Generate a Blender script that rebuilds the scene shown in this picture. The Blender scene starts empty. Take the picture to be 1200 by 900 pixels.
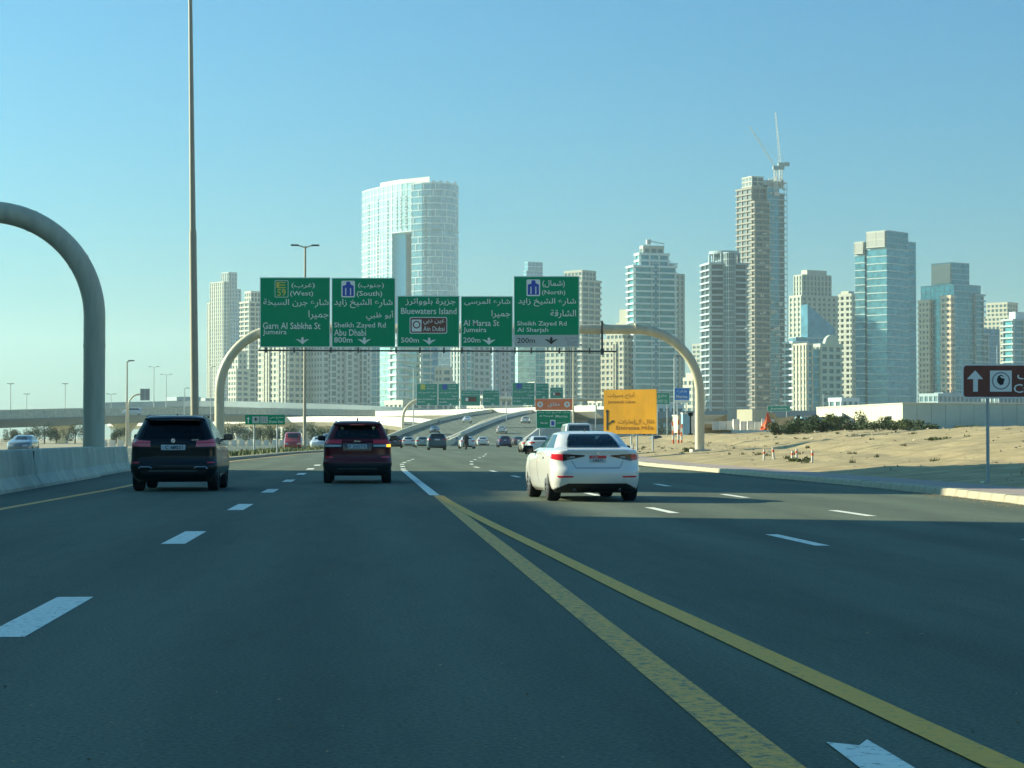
import bpy, bmesh, math, random
from mathutils import Vector, Matrix
random.seed(7)
R = math.radians
SC = bpy.context.scene
COL = SC.collection

# ------------------------------------------------------------ camera
F = 2400.0                       # focal length in pixels of a 1200 wide picture
HOR, VPX, CAMZ = 513.0, 430.0, 1.25
cd = bpy.data.cameras.new('camera')
cam = bpy.data.objects.new('camera', cd)
COL.objects.link(cam)
cd.sensor_width = 36.0
cd.lens = 36.0 * F / 1200.0
cd.clip_start = 0.1
cd.clip_end = 20000
cam.location = (0, 0, CAMZ)
pitch = math.atan((HOR - 450) / F)
yaw = math.atan((600 - VPX) / math.hypot(F, HOR - 450))
cam.rotation_euler = (math.pi / 2 + pitch, 0, -yaw)
SC.camera = cam
CM = cam.rotation_euler.to_matrix()

# ------------------------------------------------------------ light
EL, AZ = 21.0, 23.0              # sun height; degrees ahead of straight left
w = bpy.data.worlds.new('World')
SC.world = w
w.use_nodes = True
nt = w.node_tree
nt.nodes.clear()
sky = nt.nodes.new('ShaderNodeTexSky')
sky.sky_type = 'NISHITA'
sky.sun_disc = False
sky.sun_elevation = R(EL)
sky.sun_rotation = R(-(90 - AZ))
sky.air_density = 1.0
sky.dust_density = 2.6
sky.ozone_density = 1.6
tint = nt.nodes.new('ShaderNodeMix')
tint.data_type = 'RGBA'
tint.blend_type = 'MULTIPLY'
tint.inputs[0].default_value = 1.0
tint.inputs[7].default_value = (0.19, 0.70, 1.02, 1)
bg = nt.nodes.new('ShaderNodeBackground')
bg.inputs[1].default_value = 0.091
wo = nt.nodes.new('ShaderNodeOutputWorld')
nt.links.new(sky.outputs[0], tint.inputs[6])
nt.links.new(tint.outputs[2], bg.inputs[0])
nt.links.new(bg.outputs[0], wo.inputs[0])
sd = bpy.data.lights.new('sun', 'SUN')
sd.energy = 5.0
sd.angle = R(0.5)
sd.color = (1.0, 0.96, 0.68)
sun = bpy.data.objects.new('sun', sd)
COL.objects.link(sun)
to_sun = Vector((-math.cos(R(AZ)) * math.cos(R(EL)), math.sin(R(AZ)) * math.cos(R(EL)), math.sin(R(EL))))
sun.rotation_euler = to_sun.to_track_quat('Z', 'Y').to_euler()
sun.location = (0, 0, 300)
SC.view_settings.view_transform = 'Standard'
SC.view_settings.look = 'None'
SC.view_settings.exposure = 0.90
SC.view_settings.gamma = 1.0
SC.cycles.volume_bounces = 1

# ------------------------------------------------------------ measuring
def ray(px, py):
    return CM @ Vector(((px - 600) / F, (450 - py) / F, -1.0))
def P(px, py, Y):
    "the place Y metres ahead that the photograph shows at px, py"
    d = ray(px, py)
    t = Y / d.y
    return Vector((d.x * t, Y, CAMZ + d.z * t))
def G(px, py, z=0.0):
    d = ray(px, py)
    t = (z - CAMZ) / d.z
    return Vector((d.x * t, d.y * t, z))
def lerp(a, b, t): return a + (b - a) * t
def curve_at(tab, y):
    if y <= tab[0][0]: return tab[0][1]
    for (a, va), (b, vb) in zip(tab, tab[1:]):
        if y <= b: return lerp(va, vb, (y - a) / (b - a))
    return tab[-1][1]
def smooth(t):
    t = max(0.0, min(1.0, t))
    return t * t * (3 - 2 * t)

# ------------------------------------------------------------ materials
def mat(name, col, rough=0.7, metal=0.0, spec=0.5, coat=0.0, noise=0.0, nscale=1.0, bump=0.0, bscale=20.0, emit=None, stretch=None):
    m = bpy.data.materials.new(name)
    m.use_nodes = True
    t = m.node_tree
    b = t.nodes['Principled BSDF']
    b.inputs['Base Color'].default_value = (*col, 1)
    b.inputs['Roughness'].default_value = rough
    b.inputs['Metallic'].default_value = metal
    b.inputs['Specular IOR Level'].default_value = spec
    if coat:
        b.inputs['Coat Weight'].default_value = coat
        b.inputs['Coat Roughness'].default_value = 0.04
    if emit:
        b.inputs['Emission Color'].default_value = (*emit[0], 1)
        b.inputs['Emission Strength'].default_value = emit[1]
    tc = None
    if noise or bump:
        tc = t.nodes.new('ShaderNodeTexCoord')
        src = tc.outputs['Object']
        if stretch:
            mp = t.nodes.new('ShaderNodeMapping')
            mp.inputs['Scale'].default_value = stretch
            t.links.new(src, mp.inputs[0])
            src = mp.outputs[0]
    if noise:
        n = t.nodes.new('ShaderNodeTexNoise')
        n.inputs['Scale'].default_value = nscale
        n.inputs['Detail'].default_value = 6
        n.inputs['Roughness'].default_value = 0.65
        t.links.new(src, n.inputs['Vector'])
        r = t.nodes.new('ShaderNodeMapRange')
        r.inputs[1].default_value = 0.3
        r.inputs[2].default_value = 0.7
        r.inputs[3].default_value = 1 - noise
        r.inputs[4].default_value = 1 + noise
        t.links.new(n.outputs[0], r.inputs[0])
        x = t.nodes.new('ShaderNodeMix')
        x.data_type = 'RGBA'
        x.blend_type = 'MULTIPLY'
        x.inputs[0].default_value = 1
        x.inputs[6].default_value = (*col, 1)
        t.links.new(r.outputs[0], x.inputs[7])
        t.links.new(x.outputs[2], b.inputs['Base Color'])
    if bump:
        n2 = t.nodes.new('ShaderNodeTexNoise')
        n2.inputs['Scale'].default_value = bscale
        n2.inputs['Detail'].default_value = 5
        t.links.new(src, n2.inputs['Vector'])
        bp = t.nodes.new('ShaderNodeBump')
        bp.inputs['Strength'].default_value = bump
        bp.inputs['Distance'].default_value = 0.02
        t.links.new(n2.outputs[0], bp.inputs['Height'])
        t.links.new(bp.outputs[0], b.inputs['Normal'])
    return m

def asphalt_mat(name, col):
    m = mat(name, col, rough=0.82, spec=0.35, bump=0.5, bscale=45)
    t = m.node_tree
    b = t.nodes['Principled BSDF']
    tc = t.nodes.new('ShaderNodeTexCoord')
    def noise(scale, st, lo, hi, a, c):
        mp = t.nodes.new('ShaderNodeMapping')
        mp.inputs['Scale'].default_value = st
        t.links.new(tc.outputs['Object'], mp.inputs[0])
        n = t.nodes.new('ShaderNodeTexNoise')
        n.inputs['Scale'].default_value = scale
        n.inputs['Detail'].default_value = 7
        n.inputs['Roughness'].default_value = 0.7
        t.links.new(mp.outputs[0], n.inputs['Vector'])
        r = t.nodes.new('ShaderNodeMapRange')
        for i, v in enumerate((lo, hi, a, c)): r.inputs[i + 1].default_value = v
        t.links.new(n.outputs[0], r.inputs[0])
        return r.outputs[0]
    a1 = noise(0.55, (1, 0.10, 1), .3, .7, .70, 1.28)      # wheel worn bands along the lanes
    a2 = noise(38, (1, 1, 1), .35, .68, .62, 1.5)          # stones of the wearing course
    a3 = noise(2.2, (1, .35, 1), .55, .8, 1.0, 0.72)         # patches of oil and rubber
    mu = None
    sx = t.nodes.new('ShaderNodeSeparateXYZ'); t.links.new(tc.outputs['Object'], sx.inputs[0])
    k1 = t.nodes.new('ShaderNodeMath'); k1.operation = 'MULTIPLY'; k1.inputs[1].default_value = 2 * math.pi / 1.88; t.links.new(sx.outputs[0], k1.inputs[0])
    k2 = t.nodes.new('ShaderNodeMath'); k2.operation = 'SINE'; t.links.new(k1.outputs[0], k2.inputs[0])
    k3 = t.nodes.new('ShaderNodeMapRange'); k3.inputs[1].default_value = -1; k3.inputs[3].default_value = .93; k3.inputs[4].default_value = 1.09; t.links.new(k2.outputs[0], k3.inputs[0])
    a4 = k3.outputs[0]                                     # paler polished wheel tracks
    for s in (a1, a2, a3, a4):
        if mu is None: mu = s; continue
        k = t.nodes.new('ShaderNodeMath'); k.operation = 'MULTIPLY'
        t.links.new(mu, k.inputs[0]); t.links.new(s, k.inputs[1]); mu = k.outputs[0]
    x = t.nodes.new('ShaderNodeMix'); x.data_type = 'RGBA'; x.blend_type = 'MULTIPLY'
    x.inputs[0].default_value = 1; x.inputs[6].default_value = (*col, 1)
    t.links.new(mu, x.inputs[7]); t.links.new(x.outputs[2], b.inputs['Base Color'])
    return m

def paint_mat(name, col, under, amount):
    "road paint worn through to the asphalt in specks"
    m = mat(name, col, rough=0.6, spec=.4)
    t = m.node_tree; b = t.nodes['Principled BSDF']
    tc = t.nodes.new('ShaderNodeTexCoord')
    n = t.nodes.new('ShaderNodeTexNoise'); n.inputs['Scale'].default_value = 14; n.inputs['Detail'].default_value = 8
    n.inputs['Roughness'].default_value = .75
    t.links.new(tc.outputs['Object'], n.inputs['Vector'])
    r = t.nodes.new('ShaderNodeMapRange')
    r.inputs[1].default_value = amount; r.inputs[2].default_value = amount + .12
    t.links.new(n.outputs[0], r.inputs[0])
    x = t.nodes.new('ShaderNodeMix'); x.data_type = 'RGBA'
    x.inputs[6].default_value = (*under, 1); x.inputs[7].default_value = (*col, 1)
    t.links.new(r.outputs[0], x.inputs[0]); t.links.new(x.outputs[2], b.inputs['Base Color'])
    return m

def tinted_glass(name, col, refl=(1, 1, 1)):
    m = bpy.data.materials.new(name); m.use_nodes = True
    t = m.node_tree; t.nodes.clear()
    o = t.nodes.new('ShaderNodeOutputMaterial'); mx = t.nodes.new('ShaderNodeMixShader')
    tr = t.nodes.new('ShaderNodeBsdfTransparent'); tr.inputs[0].default_value = (*col, 1)
    gl = t.nodes.new('ShaderNodeBsdfGlossy'); gl.inputs['Roughness'].default_value = 0.03
    gl.inputs[0].default_value = (*refl, 1)
    fr = t.nodes.new('ShaderNodeFresnel'); fr.inputs[0].default_value = 1.5
    t.links.new(fr.outputs[0], mx.inputs[0]); t.links.new(tr.outputs[0], mx.inputs[1]); t.links.new(gl.outputs[0], mx.inputs[2])
    t.links.new(mx.outputs[0], o.inputs[0])
    return m

M = {}
ASP = (0.105, 0.130, 0.088)
M['asphalt'] = asphalt_mat('asphalt', ASP)
M['asphalt_far'] = asphalt_mat('asphalt_worn', (0.13, 0.15, 0.112))
M['white_paint'] = paint_mat('white_road_paint', (0.92, 0.90, 0.76), (0.20, .22, .18), .34)
M['yellow_paint'] = paint_mat('yellow_road_paint', (0.95, 0.45, 0.06), (0.24, .18, .09), .40)
M['yellow_bright'] = paint_mat('yellow_road_paint_fresh', (0.95, 0.44, 0.04), (0.40, .25, .08), .34)
M['tar'] = mat('tar_seal', (0.103, 0.139, 0.100), .9, spec=.2, noise=.15, nscale=3)
M['sand'] = mat('sand', (0.41, 0.315, 0.175), .95, spec=.15, noise=.30, nscale=0.7, bump=.9, bscale=5)
M['ground'] = mat('ground', (0.40, 0.35, 0.24), .95, spec=.15, noise=.2, nscale=0.02)
M['verge'] = mat('dry_grass', (0.22, 0.21, 0.09), .95, noise=.4, nscale=.8)
M['walk'] = mat('pink_paving', (0.38, 0.29, 0.25), .9, noise=.12, nscale=1.5)
M['kerb'] = mat('kerb_concrete', (0.40, 0.355, 0.26), .85, noise=.25, nscale=2)
M['concrete'] = mat('concrete', (0.64, 0.60, 0.44), .85, noise=.2, nscale=1.2, bump=.2, bscale=10)
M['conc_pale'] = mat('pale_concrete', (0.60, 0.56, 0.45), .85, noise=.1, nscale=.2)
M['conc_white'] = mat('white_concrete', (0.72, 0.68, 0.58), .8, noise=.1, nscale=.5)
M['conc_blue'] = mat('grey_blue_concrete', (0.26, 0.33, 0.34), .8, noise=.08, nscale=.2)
M['gantry'] = mat('gantry_paint', (0.62, 0.55, 0.38), .5, noise=.16, nscale=2.5, stretch=(1, 1, .15))
M['pole'] = mat('pole_paint', (0.42, 0.36, 0.26), .45, noise=.06, nscale=1)
M['steel'] = mat('galvanised_steel', (0.42, 0.45, 0.44), .45, metal=.5)
M['dark_steel'] = mat('dark_steel', (0.06, 0.07, 0.07), .5, metal=.3)
M['sign_green'] = mat('sign_green', (0.001, 0.31, 0.15), .8, spec=.0, noise=.05, nscale=1)
M['sign_far'] = mat('sign_green_far', (0.008, 0.30, 0.19), .45)
M['sign_white'] = mat('sign_white', (0.80, 0.86, 0.82), .5)
M['sign_grey'] = mat('sign_grey', (0.50, 0.55, 0.52), .5)
M['sign_back'] = mat('sign_back', (0.3, 0.33, 0.33), .5, metal=.4)
M['sign_yellow'] = mat('sign_yellow', (0.95, 0.41, 0.004), .5, noise=.22, nscale=.7, stretch=(1, 1, .3))
M['sign_ylet'] = mat('sign_faded_letter', (0.24, 0.10, 0.005), .5)
M['sign_orange'] = mat('sign_orange', (0.95, 0.24, 0.09), .5)
M['sign_brown'] = mat('sign_brown', (0.16, 0.04, 0.024), .5, noise=.2, nscale=3)
M['sign_blue'] = mat('sign_blue', (0.01, 0.20, 0.62), .5)
M['sign_blue2'] = mat('shield_blue', (0.01, 0.07, 0.45), .5)
M['sign_yg'] = mat('shield_yellow', (0.65, 0.62, 0.10), .5)
M['black'] = mat('black', (0.012, 0.014, 0.014), .6)
M['tyre'] = mat('tyre_rubber', (0.014, 0.016, 0.017), .85)
M['rim'] = mat('alloy_rim', (0.42, 0.44, 0.45), .3, metal=.8)
M['chrome'] = mat('chrome', (0.7, 0.72, 0.72), .15, metal=1)
M['p_black'] = mat('black_car_paint', (0.002, 0.006, 0.007), .3, spec=.25, coat=.35)
M['p_red'] = mat('maroon_car_paint', (0.12, 0.004, 0.007), .3, spec=.3, coat=.4)
M['p_white'] = mat('white_car_paint', (0.88, 0.88, 0.82), .3, coat=1)
M['plastic'] = mat('dark_plastic', (0.010, 0.013, 0.015), .5)
M['glass'] = tinted_glass('rear_glass', (0.30, 0.42, 0.42), (.75, .9, .9))
M['glass_dark'] = tinted_glass('privacy_glass', (0.035, 0.05, 0.055), (.45, .6, .62))
M['glass_solid'] = mat('dark_window_glass', (0.015, 0.035, 0.04), .08, spec=.8)
M['lamp_red'] = mat('red_lamp_lens', (0.80, 0.02, 0.035), .15, coat=1)
M['lamp_dark'] = mat('smoked_lamp_lens', (0.04, 0.006, 0.008), .15, coat=1)
M['lamp_pink'] = mat('clear_red_lens', (0.90, 0.14, 0.17), .2, coat=1)
M['lamp_clear'] = mat('clear_lens', (0.55, 0.55, 0.55), .15, coat=1)
M['lamp_amber'] = mat('lit_indicator', (0.9, 0.4, 0.02), .3, emit=((1.0, 0.36, 0.02), 1.6))
M['plate'] = mat('plate_white', (0.62, 0.65, 0.64), .5)
M['plate_red'] = mat('plate_red', (0.85, 0.06, 0.05), .5)
M['seat'] = mat('seat_fabric', (0.03, 0.035, 0.035), .9)
M['orange'] = mat('orange_plastic', (0.75, 0.13, 0.03), .6)
M['wc_blue'] = mat('blue_plastic', (0.25, 0.45, 0.55), .6)
M['leaf'] = mat('leaf', (0.055, 0.085, 0.03), .8, noise=.4, nscale=1.5)
M['leaf2'] = mat('leaf_pale', (0.13, 0.15, 0.05), .8, noise=.3, nscale=1.5)
M['bark'] = mat('bark', (0.12, 0.09, 0.06), .9)
M['rock'] = mat('rock', (0.45, 0.37, 0.25), .9, noise=.2, nscale=2)
M['wall_lit'] = mat('hoarding_lit_tone', (0.62, 0.56, 0.40), .7, noise=.05, nscale=.2)  # cream is the white hoarding's sunlit tone, put into the colour
M['wall_shade'] = mat('hoarding_shade_tone', (0.42, 0.52, 0.46), .6, noise=.08, nscale=.3)  # front of the same white wall, its shade put into the colour

# ------------------------------------------------------------ mesh helpers
class MB:
    def __init__(s): s.v = []; s.f = []; s.mi = []; s.cur = 0
    def q(s, *ids): s.f.append(ids); s.mi.append(s.cur)
    def add(s, vs, fs):
        n = len(s.v); s.v += [tuple(v) for v in vs]
        for f in fs: s.q(*[i + n for i in f])
    def box(s, x0, x1, y0, y1, z0, z1, m=None):
        vs = [Vector((x, y, z)) for z in (z0, z1) for y in (y0, y1) for x in (x0, x1)]
        if m: vs = [m @ v for v in vs]
        s.add(vs, [(0, 2, 3, 1), (4, 5, 7, 6), (0, 1, 5, 4), (2, 6, 7, 3), (0, 4, 6, 2), (1, 3, 7, 5)])
    def prism(s, poly, z0, z1, ztop=None):
        n = len(poly)
        vs = [(p[0], p[1], z0) for p in poly] + [(p[0], p[1], (ztop[i] if ztop else z1)) for i, p in enumerate(poly)]
        fs = [tuple(range(n - 1, -1, -1)), tuple(range(n, 2 * n))]
        fs += [(i, (i + 1) % n, n + (i + 1) % n, n + i) for i in range(n)]
        s.add(vs, fs)
    def tube(s, pts, r, n=12, caps=True):
        pts = [Vector(p) for p in pts]
        rs = r if isinstance(r, (list, tuple)) else [r] * len(pts)
        rings = []; up = None
        for i, p in enumerate(pts):
            d = (pts[min(i + 1, len(pts) - 1)] - pts[max(i - 1, 0)]).normalized()
            if up is None:
                up = Vector((0, 1, 0)) if abs(d.y) < .9 else Vector((1, 0, 0))
            a = d.cross(up).normalized(); up = a.cross(d).normalized()
            rings.append([p + (a * math.cos(k * 2 * math.pi / n) + up * math.sin(k * 2 * math.pi / n)) * rs[i] for k in range(n)])
        b = len(s.v)
        for rg in rings: s.v += [tuple(v) for v in rg]
        for i in range(len(pts) - 1):
            for k in range(n):
                k2 = (k + 1) % n
                s.q(b + i * n + k, b + i * n + k2, b + (i + 1) * n + k2, b + (i + 1) * n + k)
        if caps:
            s.q(*[b + k for k in range(n)][::-1]); s.q(*[b + (len(pts) - 1) * n + k for k in range(n)])
    def build(s, name, m, parent=None, smooth=False, stuff=False):
        me = bpy.data.meshes.new(name)
        me.from_pydata(s.v, [], s.f)
        ms = m if isinstance(m, (list, tuple)) else [m]
        for x in ms: me.materials.append(M[x] if isinstance(x, str) else x)
        if len(ms) > 1: me.polygons.foreach_set('material_index', s.mi)
        bm = bmesh.new(); bm.from_mesh(me); bmesh.ops.recalc_face_normals(bm, faces=bm.faces); bm.to_mesh(me); bm.free()
        if smooth:
            me.polygons.foreach_set('use_smooth', [True] * len(me.polygons))
            if smooth != 'all': me.set_sharp_from_angle(angle=R(smooth if smooth > 1 else 40))
        me.update()
        o = bpy.data.objects.new(name, me); COL.objects.link(o)
        if parent: o.parent = parent
        if stuff: o['kind'] = 'stuff'
        return o
def tag(o, label, cat, group=None):
    o['label'] = label; o['category'] = cat
    if group: o['group'] = group
    return o
def thing(name, label, cat, loc=(0, 0, 0), rz=0, group=None):
    o = bpy.data.objects.new(name, None); COL.objects.link(o)
    o.location = loc; o.rotation_euler = (0, 0, rz); o.empty_display_size = .3
    return tag(o, label, cat, group)
def struct(o): o['kind'] = 'structure'; return o
def strip(mb, left, right):
    "ribbon between two lists of points"
    b = len(mb.v); mb.v += [tuple(p) for p in left] + [tuple(p) for p in right]; n = len(left)
    for i in range(n - 1): mb.q(b + i, b + n + i, b + n + i + 1, b + i + 1)
def copy_tree(o, parent=None):
    c = o.copy(); COL.objects.link(c)
    if parent: c.parent = parent
    for ch in list(o.children): copy_tree(ch, c)
    return c

# ------------------------------------------------------------ lettering
AR = {}
for _c, _b, _n in (('أ', 0xFE83, 2), ('ئ', 0xFE89, 4), ('ا', 0xFE8D, 2), ('ب', 0xFE8F, 4), ('ة', 0xFE93, 2), ('ت', 0xFE95, 4), ('ج', 0xFE9D, 4),
                   ('ح', 0xFEA1, 4), ('خ', 0xFEA5, 4), ('د', 0xFEA9, 2), ('ر', 0xFEAD, 2), ('ز', 0xFEAF, 2), ('س', 0xFEB1, 4), ('ش', 0xFEB5, 4),
                   ('ص', 0xFEB9, 4), ('ض', 0xFEBD, 4), ('ط', 0xFEC1, 4), ('ظ', 0xFEC5, 4), ('ع', 0xFEC9, 4), ('غ', 0xFECD, 4), ('ف', 0xFED1, 4),
                   ('ق', 0xFED5, 4), ('ك', 0xFED9, 4), ('ل', 0xFEDD, 4), ('م', 0xFEE1, 4), ('ن', 0xFEE5, 4), ('ه', 0xFEE9, 4), ('و', 0xFEED, 2),
                   ('ى', 0xFEEF, 2), ('ي', 0xFEF1, 4)):
    AR[_c] = (_b, _n)
def shape_ar(s):
    out = []; prev = False
    for i, c in enumerate(s):
        if c not in AR:
            out.append({'(': ')', ')': '('}.get(c, c)); prev = False; continue
        b, n = AR[c]
        nxt = i + 1 < len(s) and s[i + 1] in AR
        if n == 2:
            out.append(chr(b + (1 if prev else 0))); prev = False
        else:
            k = (3 if prev and nxt else 1 if prev else 2 if nxt else 0)
            out.append(chr(b + k)); prev = nxt
    return ''.join(reversed(out))
_tc = {}
def glyphs(s):
    if s in _tc: return _tc[s]
    c = bpy.data.curves.new('text', 'FONT'); c.body = s; c.resolution_u = 2
    c.offset = 0.008
    o = bpy.data.objects.new('text', c); COL.objects.link(o)
    dg = bpy.context.evaluated_depsgraph_get()
    me = bpy.data.meshes.new_from_object(o.evaluated_get(dg))
    vs = [(v.co.x, v.co.y) for v in me.vertices]; fs = [tuple(p.vertices) for p in me.polygons]
    bpy.data.objects.remove(o); bpy.data.curves.remove(c); bpy.data.meshes.remove(me)
    _tc[s] = (vs, fs)
    return _tc[s]
def letter(parent, s, m, px0, px1, pyb, pyt, Y, off=0.03, name='lettering'):
    "one line of writing on a board at distance Y, filling px0..px1 with its base on pyb and its top at pyt"
    if any(c in AR for c in s): s = shape_ar(s)
    vs, fs = glyphs(s)
    if not vs: return
    xs = [v[0] for v in vs]; ys = [v[1] for v in vs]
    a = P(px0, pyb, Y); b = P(px1, pyt, Y)
    sx = (b.x - a.x) / (max(xs) - min(xs)); sz = (b.z - a.z) / (max(ys) - min(ys))
    o0 = parent.matrix_basis.translation if parent else Vector()
    mb = MB()
    mb.add([(a.x + (x - min(xs)) * sx - o0.x, Y - off - o0.y, a.z + (y - min(ys)) * sz - o0.z) for x, y in vs], fs)
    return mb.build(name, m, parent)
def flat(parent, name, pts, m, Y, off=0.03, th=0.012):
    "flat shape of a sign, outline in pixels, given its own thickness"
    o0 = parent.matrix_basis.translation
    q = [P(x, y, Y) - o0 for x, y in pts]
    n = len(q); mb = MB()
    mb.add([(v.x, v.y - off, v.z) for v in q] + [(v.x, v.y - off + th, v.z) for v in q],
           [tuple(range(n)), tuple(range(2 * n - 1, n - 1, -1))] + [(i, (i + 1) % n, n + (i + 1) % n, n + i) for i in range(n)])
    return mb.build(name, m, parent)
def rect(x0, y0, x1, y1): return [(x0, y1), (x1, y1), (x1, y0), (x0, y0)]
def rrect(x0, y0, x1, y1, r, n=4):
    pts = []
    for cx, cy, a0 in ((x1 - r, y1 - r, 0), (x0 + r, y1 - r, 90), (x0 + r, y0 + r, 180), (x1 - r, y0 + r, 270)):
        for k in range(n + 1):
            a = R(a0 + 90 * k / n); pts.append((cx + r * math.cos(a), cy + r * math.sin(a)))
    return pts[::-1]
def down_arrow(cx, cy, w=15.0):
    k = w / 15.0
    return [(cx + x * k, cy + y * k) for x, y in ((0, 4.6), (-3.2, 1.6), (-8, -1.6), (-4.2, -1.2), (-1.4, .3), (-1.6, -2.6), (0, -4.4), (1.6, -2.6), (1.4, .3), (4.2, -1.2), (8, -1.6), (3.2, 1.6))]
def board(root, x0, y0, x1, y1, Y, m='sign_green', edge='sign_white', bw=1.0, name='sign_board'):
    flat(root, name, rect(x0, y0, x1, y1), edge, Y, 0.0, .06)
    flat(root, 'sign_face', rect(x0 + bw, y0 + bw, x1 - bw, y1 - bw), m, Y, 0.012, .008)

# ============================================================ THE SETTING
KERB = [(-80, 9.5), (20, 11.0), (33, 12.0), (46, 12.7), (64, 12.6), (91, 12.3), (110, 13.6), (140, 15.8), (176, 18.5), (230, 23), (300, 29), (420, 40)]
LEFT = [(-80, -7.6), (90, -9.0), (107, -8.0), (130, -7.0), (158, -5.9), (187, -3.5), (230, 0), (300, 3.5), (420, 6)]
mb = MB()
GX = [-7000, -2500, -900, -400, -150, 0, 150, 400, 900, 2500, 7000]
GY = [-7000, -2500, -900, -300, 0, 300, 700, 1500, 3000, 7000]
for j in range(len(GY) - 1):
    for i in range(len(GX) - 1):
        b = len(mb.v)
        mb.add([(GX[i], GY[j], -.06), (GX[i + 1], GY[j], -.06), (GX[i + 1], GY[j + 1], -.06), (GX[i], GY[j + 1], -.06)], [(0, 1, 2, 3)])
struct(mb.build('ground', 'ground'))
ys = [-80 + 10 * k for k in range(39)]
mb = MB(); strip(mb, [(curve_at(LEFT, y), y, 0) for y in ys], [(curve_at(KERB, y), y, 0) for y in ys])
struct(mb.build('road', 'asphalt'))
mb = MB(); strip(mb, [(-31, -80, -.01), (-31, 120, -.01), (-29, 300, -.01), (-26, 430, -.01)], [(-9.9, -80, -.01), (-10.5, 120, -.01), (-9, 300, -.01), (-6, 430, -.01)])
struct(mb.build('opposite_carriageway', 'asphalt_far'))

# road markings: sheets 4 mm above the asphalt
def line(tab, y0, y1, w, m, name, step=6, zz=.004):
    ys = [y0]
    while ys[-1] + step < y1: ys.append(ys[-1] + step)
    ys.append(y1)
    mb = MB(); strip(mb, [(curve_at(tab, y) - w / 2, y, zz) for y in ys], [(curve_at(tab, y) + w / 2, y, zz) for y in ys])
    return struct(mb.build(name, m))
def dashes(tab, starts, ln, w, m, name):
    for y in starts:
        mb = MB(); strip(mb, [(curve_at(tab, y) - w / 2, y, .004), (curve_at(tab, y + ln) - w / 2, y + ln, .004)],
                             [(curve_at(tab, y) + w / 2, y, .004), (curve_at(tab, y + ln) + w / 2, y + ln, .004)])
        struct(mb.build(name, m))
L1 = [(0, -2.28), (100, -2.25), (130, -1.2), (170, .8), (230, 5), (300, 9.5)]
LC = [(0, 1.53), (80, 1.42), (100, 1.7), (130, 3.2), (180, 6.2), (240, 10.5), (300, 14.5)]
LR1 = [(0, 5.5), (24, 5.25), (36, 5.05), (65, 4.8), (90, 4.6), (110, 5.6), (140, 8.0), (180, 10.6), (240, 15), (300, 19.5)]
LR2 = [(0, 8.3), (33, 8.02), (43, 7.88), (52, 7.75), (90, 8.2), (110, 9.5), (140, 12.0), (180, 14.6), (240, 19), (300, 24)]
dashes(L1, [13.04 + 11.3 * k for k in range(-2, 11)], 3.25, .28, 'white_paint', 'lane_dash')
dashes(LC, [80.5 + 7.4 * k for k in range(6)], 2.6, .2, 'white_paint', 'lane_dash')
dashes(LR1, [23.4 + 10.3 * k for k in range(-2, 14)], 2.8, .17, 'white_paint', 'lane_dash')
dashes(LR2, [32.2 + 10.1 * k for k in range(-3, 14)], 2.6, .17, 'white_paint', 'lane_dash')
line([(0, 1.53), (80, 1.42)], 44.5, 78.5, .22, 'white_paint', 'solid_lane_line')
line([(-20, 1.56), (8, 1.56), (31, 1.52), (44.4, 1.53)], -20, 44.4, .2, 'yellow_paint', 'yellow_edge_line')
line([(-20, 3.3), (7.8, 2.42), (14.4, 2.17), (24.8, 1.92), (31, 1.74), (39, 1.60), (44, 1.56)], -20, 44, .17, 'yellow_bright', 'yellow_gore_line', zz=.008)
line([(0, -6.55), (35, -6.42), (52, -6.15), (76, -6.35), (107, -7.3), (130, -6.3), (158, -5.1), (190, -2.6), (300, 4.2)], -40, 300, .18, 'yellow_paint', 'yellow_edge_line')
None and line([(0, 9.9), (20, 10.4), (33, 11.4), (46, 12.1), (64, 12.0), (91, 11.7), (110, 13.0), (140, 15.2), (176, 17.9), (230, 22.4), (300, 28.4)], -40, 300, .15, 'white_paint', 'kerb_edge_line')
mb = MB(); pts = [(968, 871), (1007, 875), (1016, 868), (1040, 882), (1073, 902), (1120, 935), (1090, 960), (1010, 903)]
g = [G(x, y) for x, y in pts]; mb.add([(v.x, v.y, .006) for v in g], [tuple(range(len(g)))])
struct(mb.build('gore_chevron', 'white_paint'))
# opposite carriageway paint
for tab in ([(0, -13.8), (430, -12)], [(0, -17.4), (430, -15.5)], [(0, -21), (430, -19)]):
    mb = MB()
    for k in range(30):
        y = 60 + k * 12; x = curve_at(tab, y); strip(mb, [(x - .1, y, -.005), (x - .1, y + 3, -.005)], [(x + .1, y, -.005), (x + .1, y + 3, -.005)])
    struct(mb.build('opposite_lane_dashes', 'white_paint'))

# kerb of separate stones along the right side
kerb_root = thing('kerb', '', ''); del kerb_root['label']; del kerb_root['category']; struct(kerb_root)
mbk = MB(); mbk.add([(0, .006, -.02), (.30, .006, -.02), (.30, .994, -.02), (0, .994, -.02), (.02, .006, .12), (.30, .006, .12), (.30, .994, .12), (.02, .994, .12), (.05, .006, .15), (.30, .006, .15), (.30, .994, .15), (.05, .994, .15)],
    [(0, 1, 2, 3), (8, 9, 10, 11), (0, 4, 7, 3), (4, 8, 11, 7), (1, 2, 6, 5), (5, 6, 10, 9), (0, 1, 5, 4), (4, 5, 9, 8), (3, 7, 6, 2), (7, 11, 10, 6)])
ks = mbk.build('kerb_stone', 'kerb', kerb_root); first = True
y = 30.0
while y < 118:
    x = curve_at(KERB, y); dx = curve_at(KERB, y + 1) - x
    o = ks if first else ks.copy()
    if not first: COL.objects.link(o)
    first = False
    o.location = (x, y, random.uniform(-.006, .006)); o.rotation_euler = (0, 0, -math.atan2(dx, 1)); y += 1.0
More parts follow.
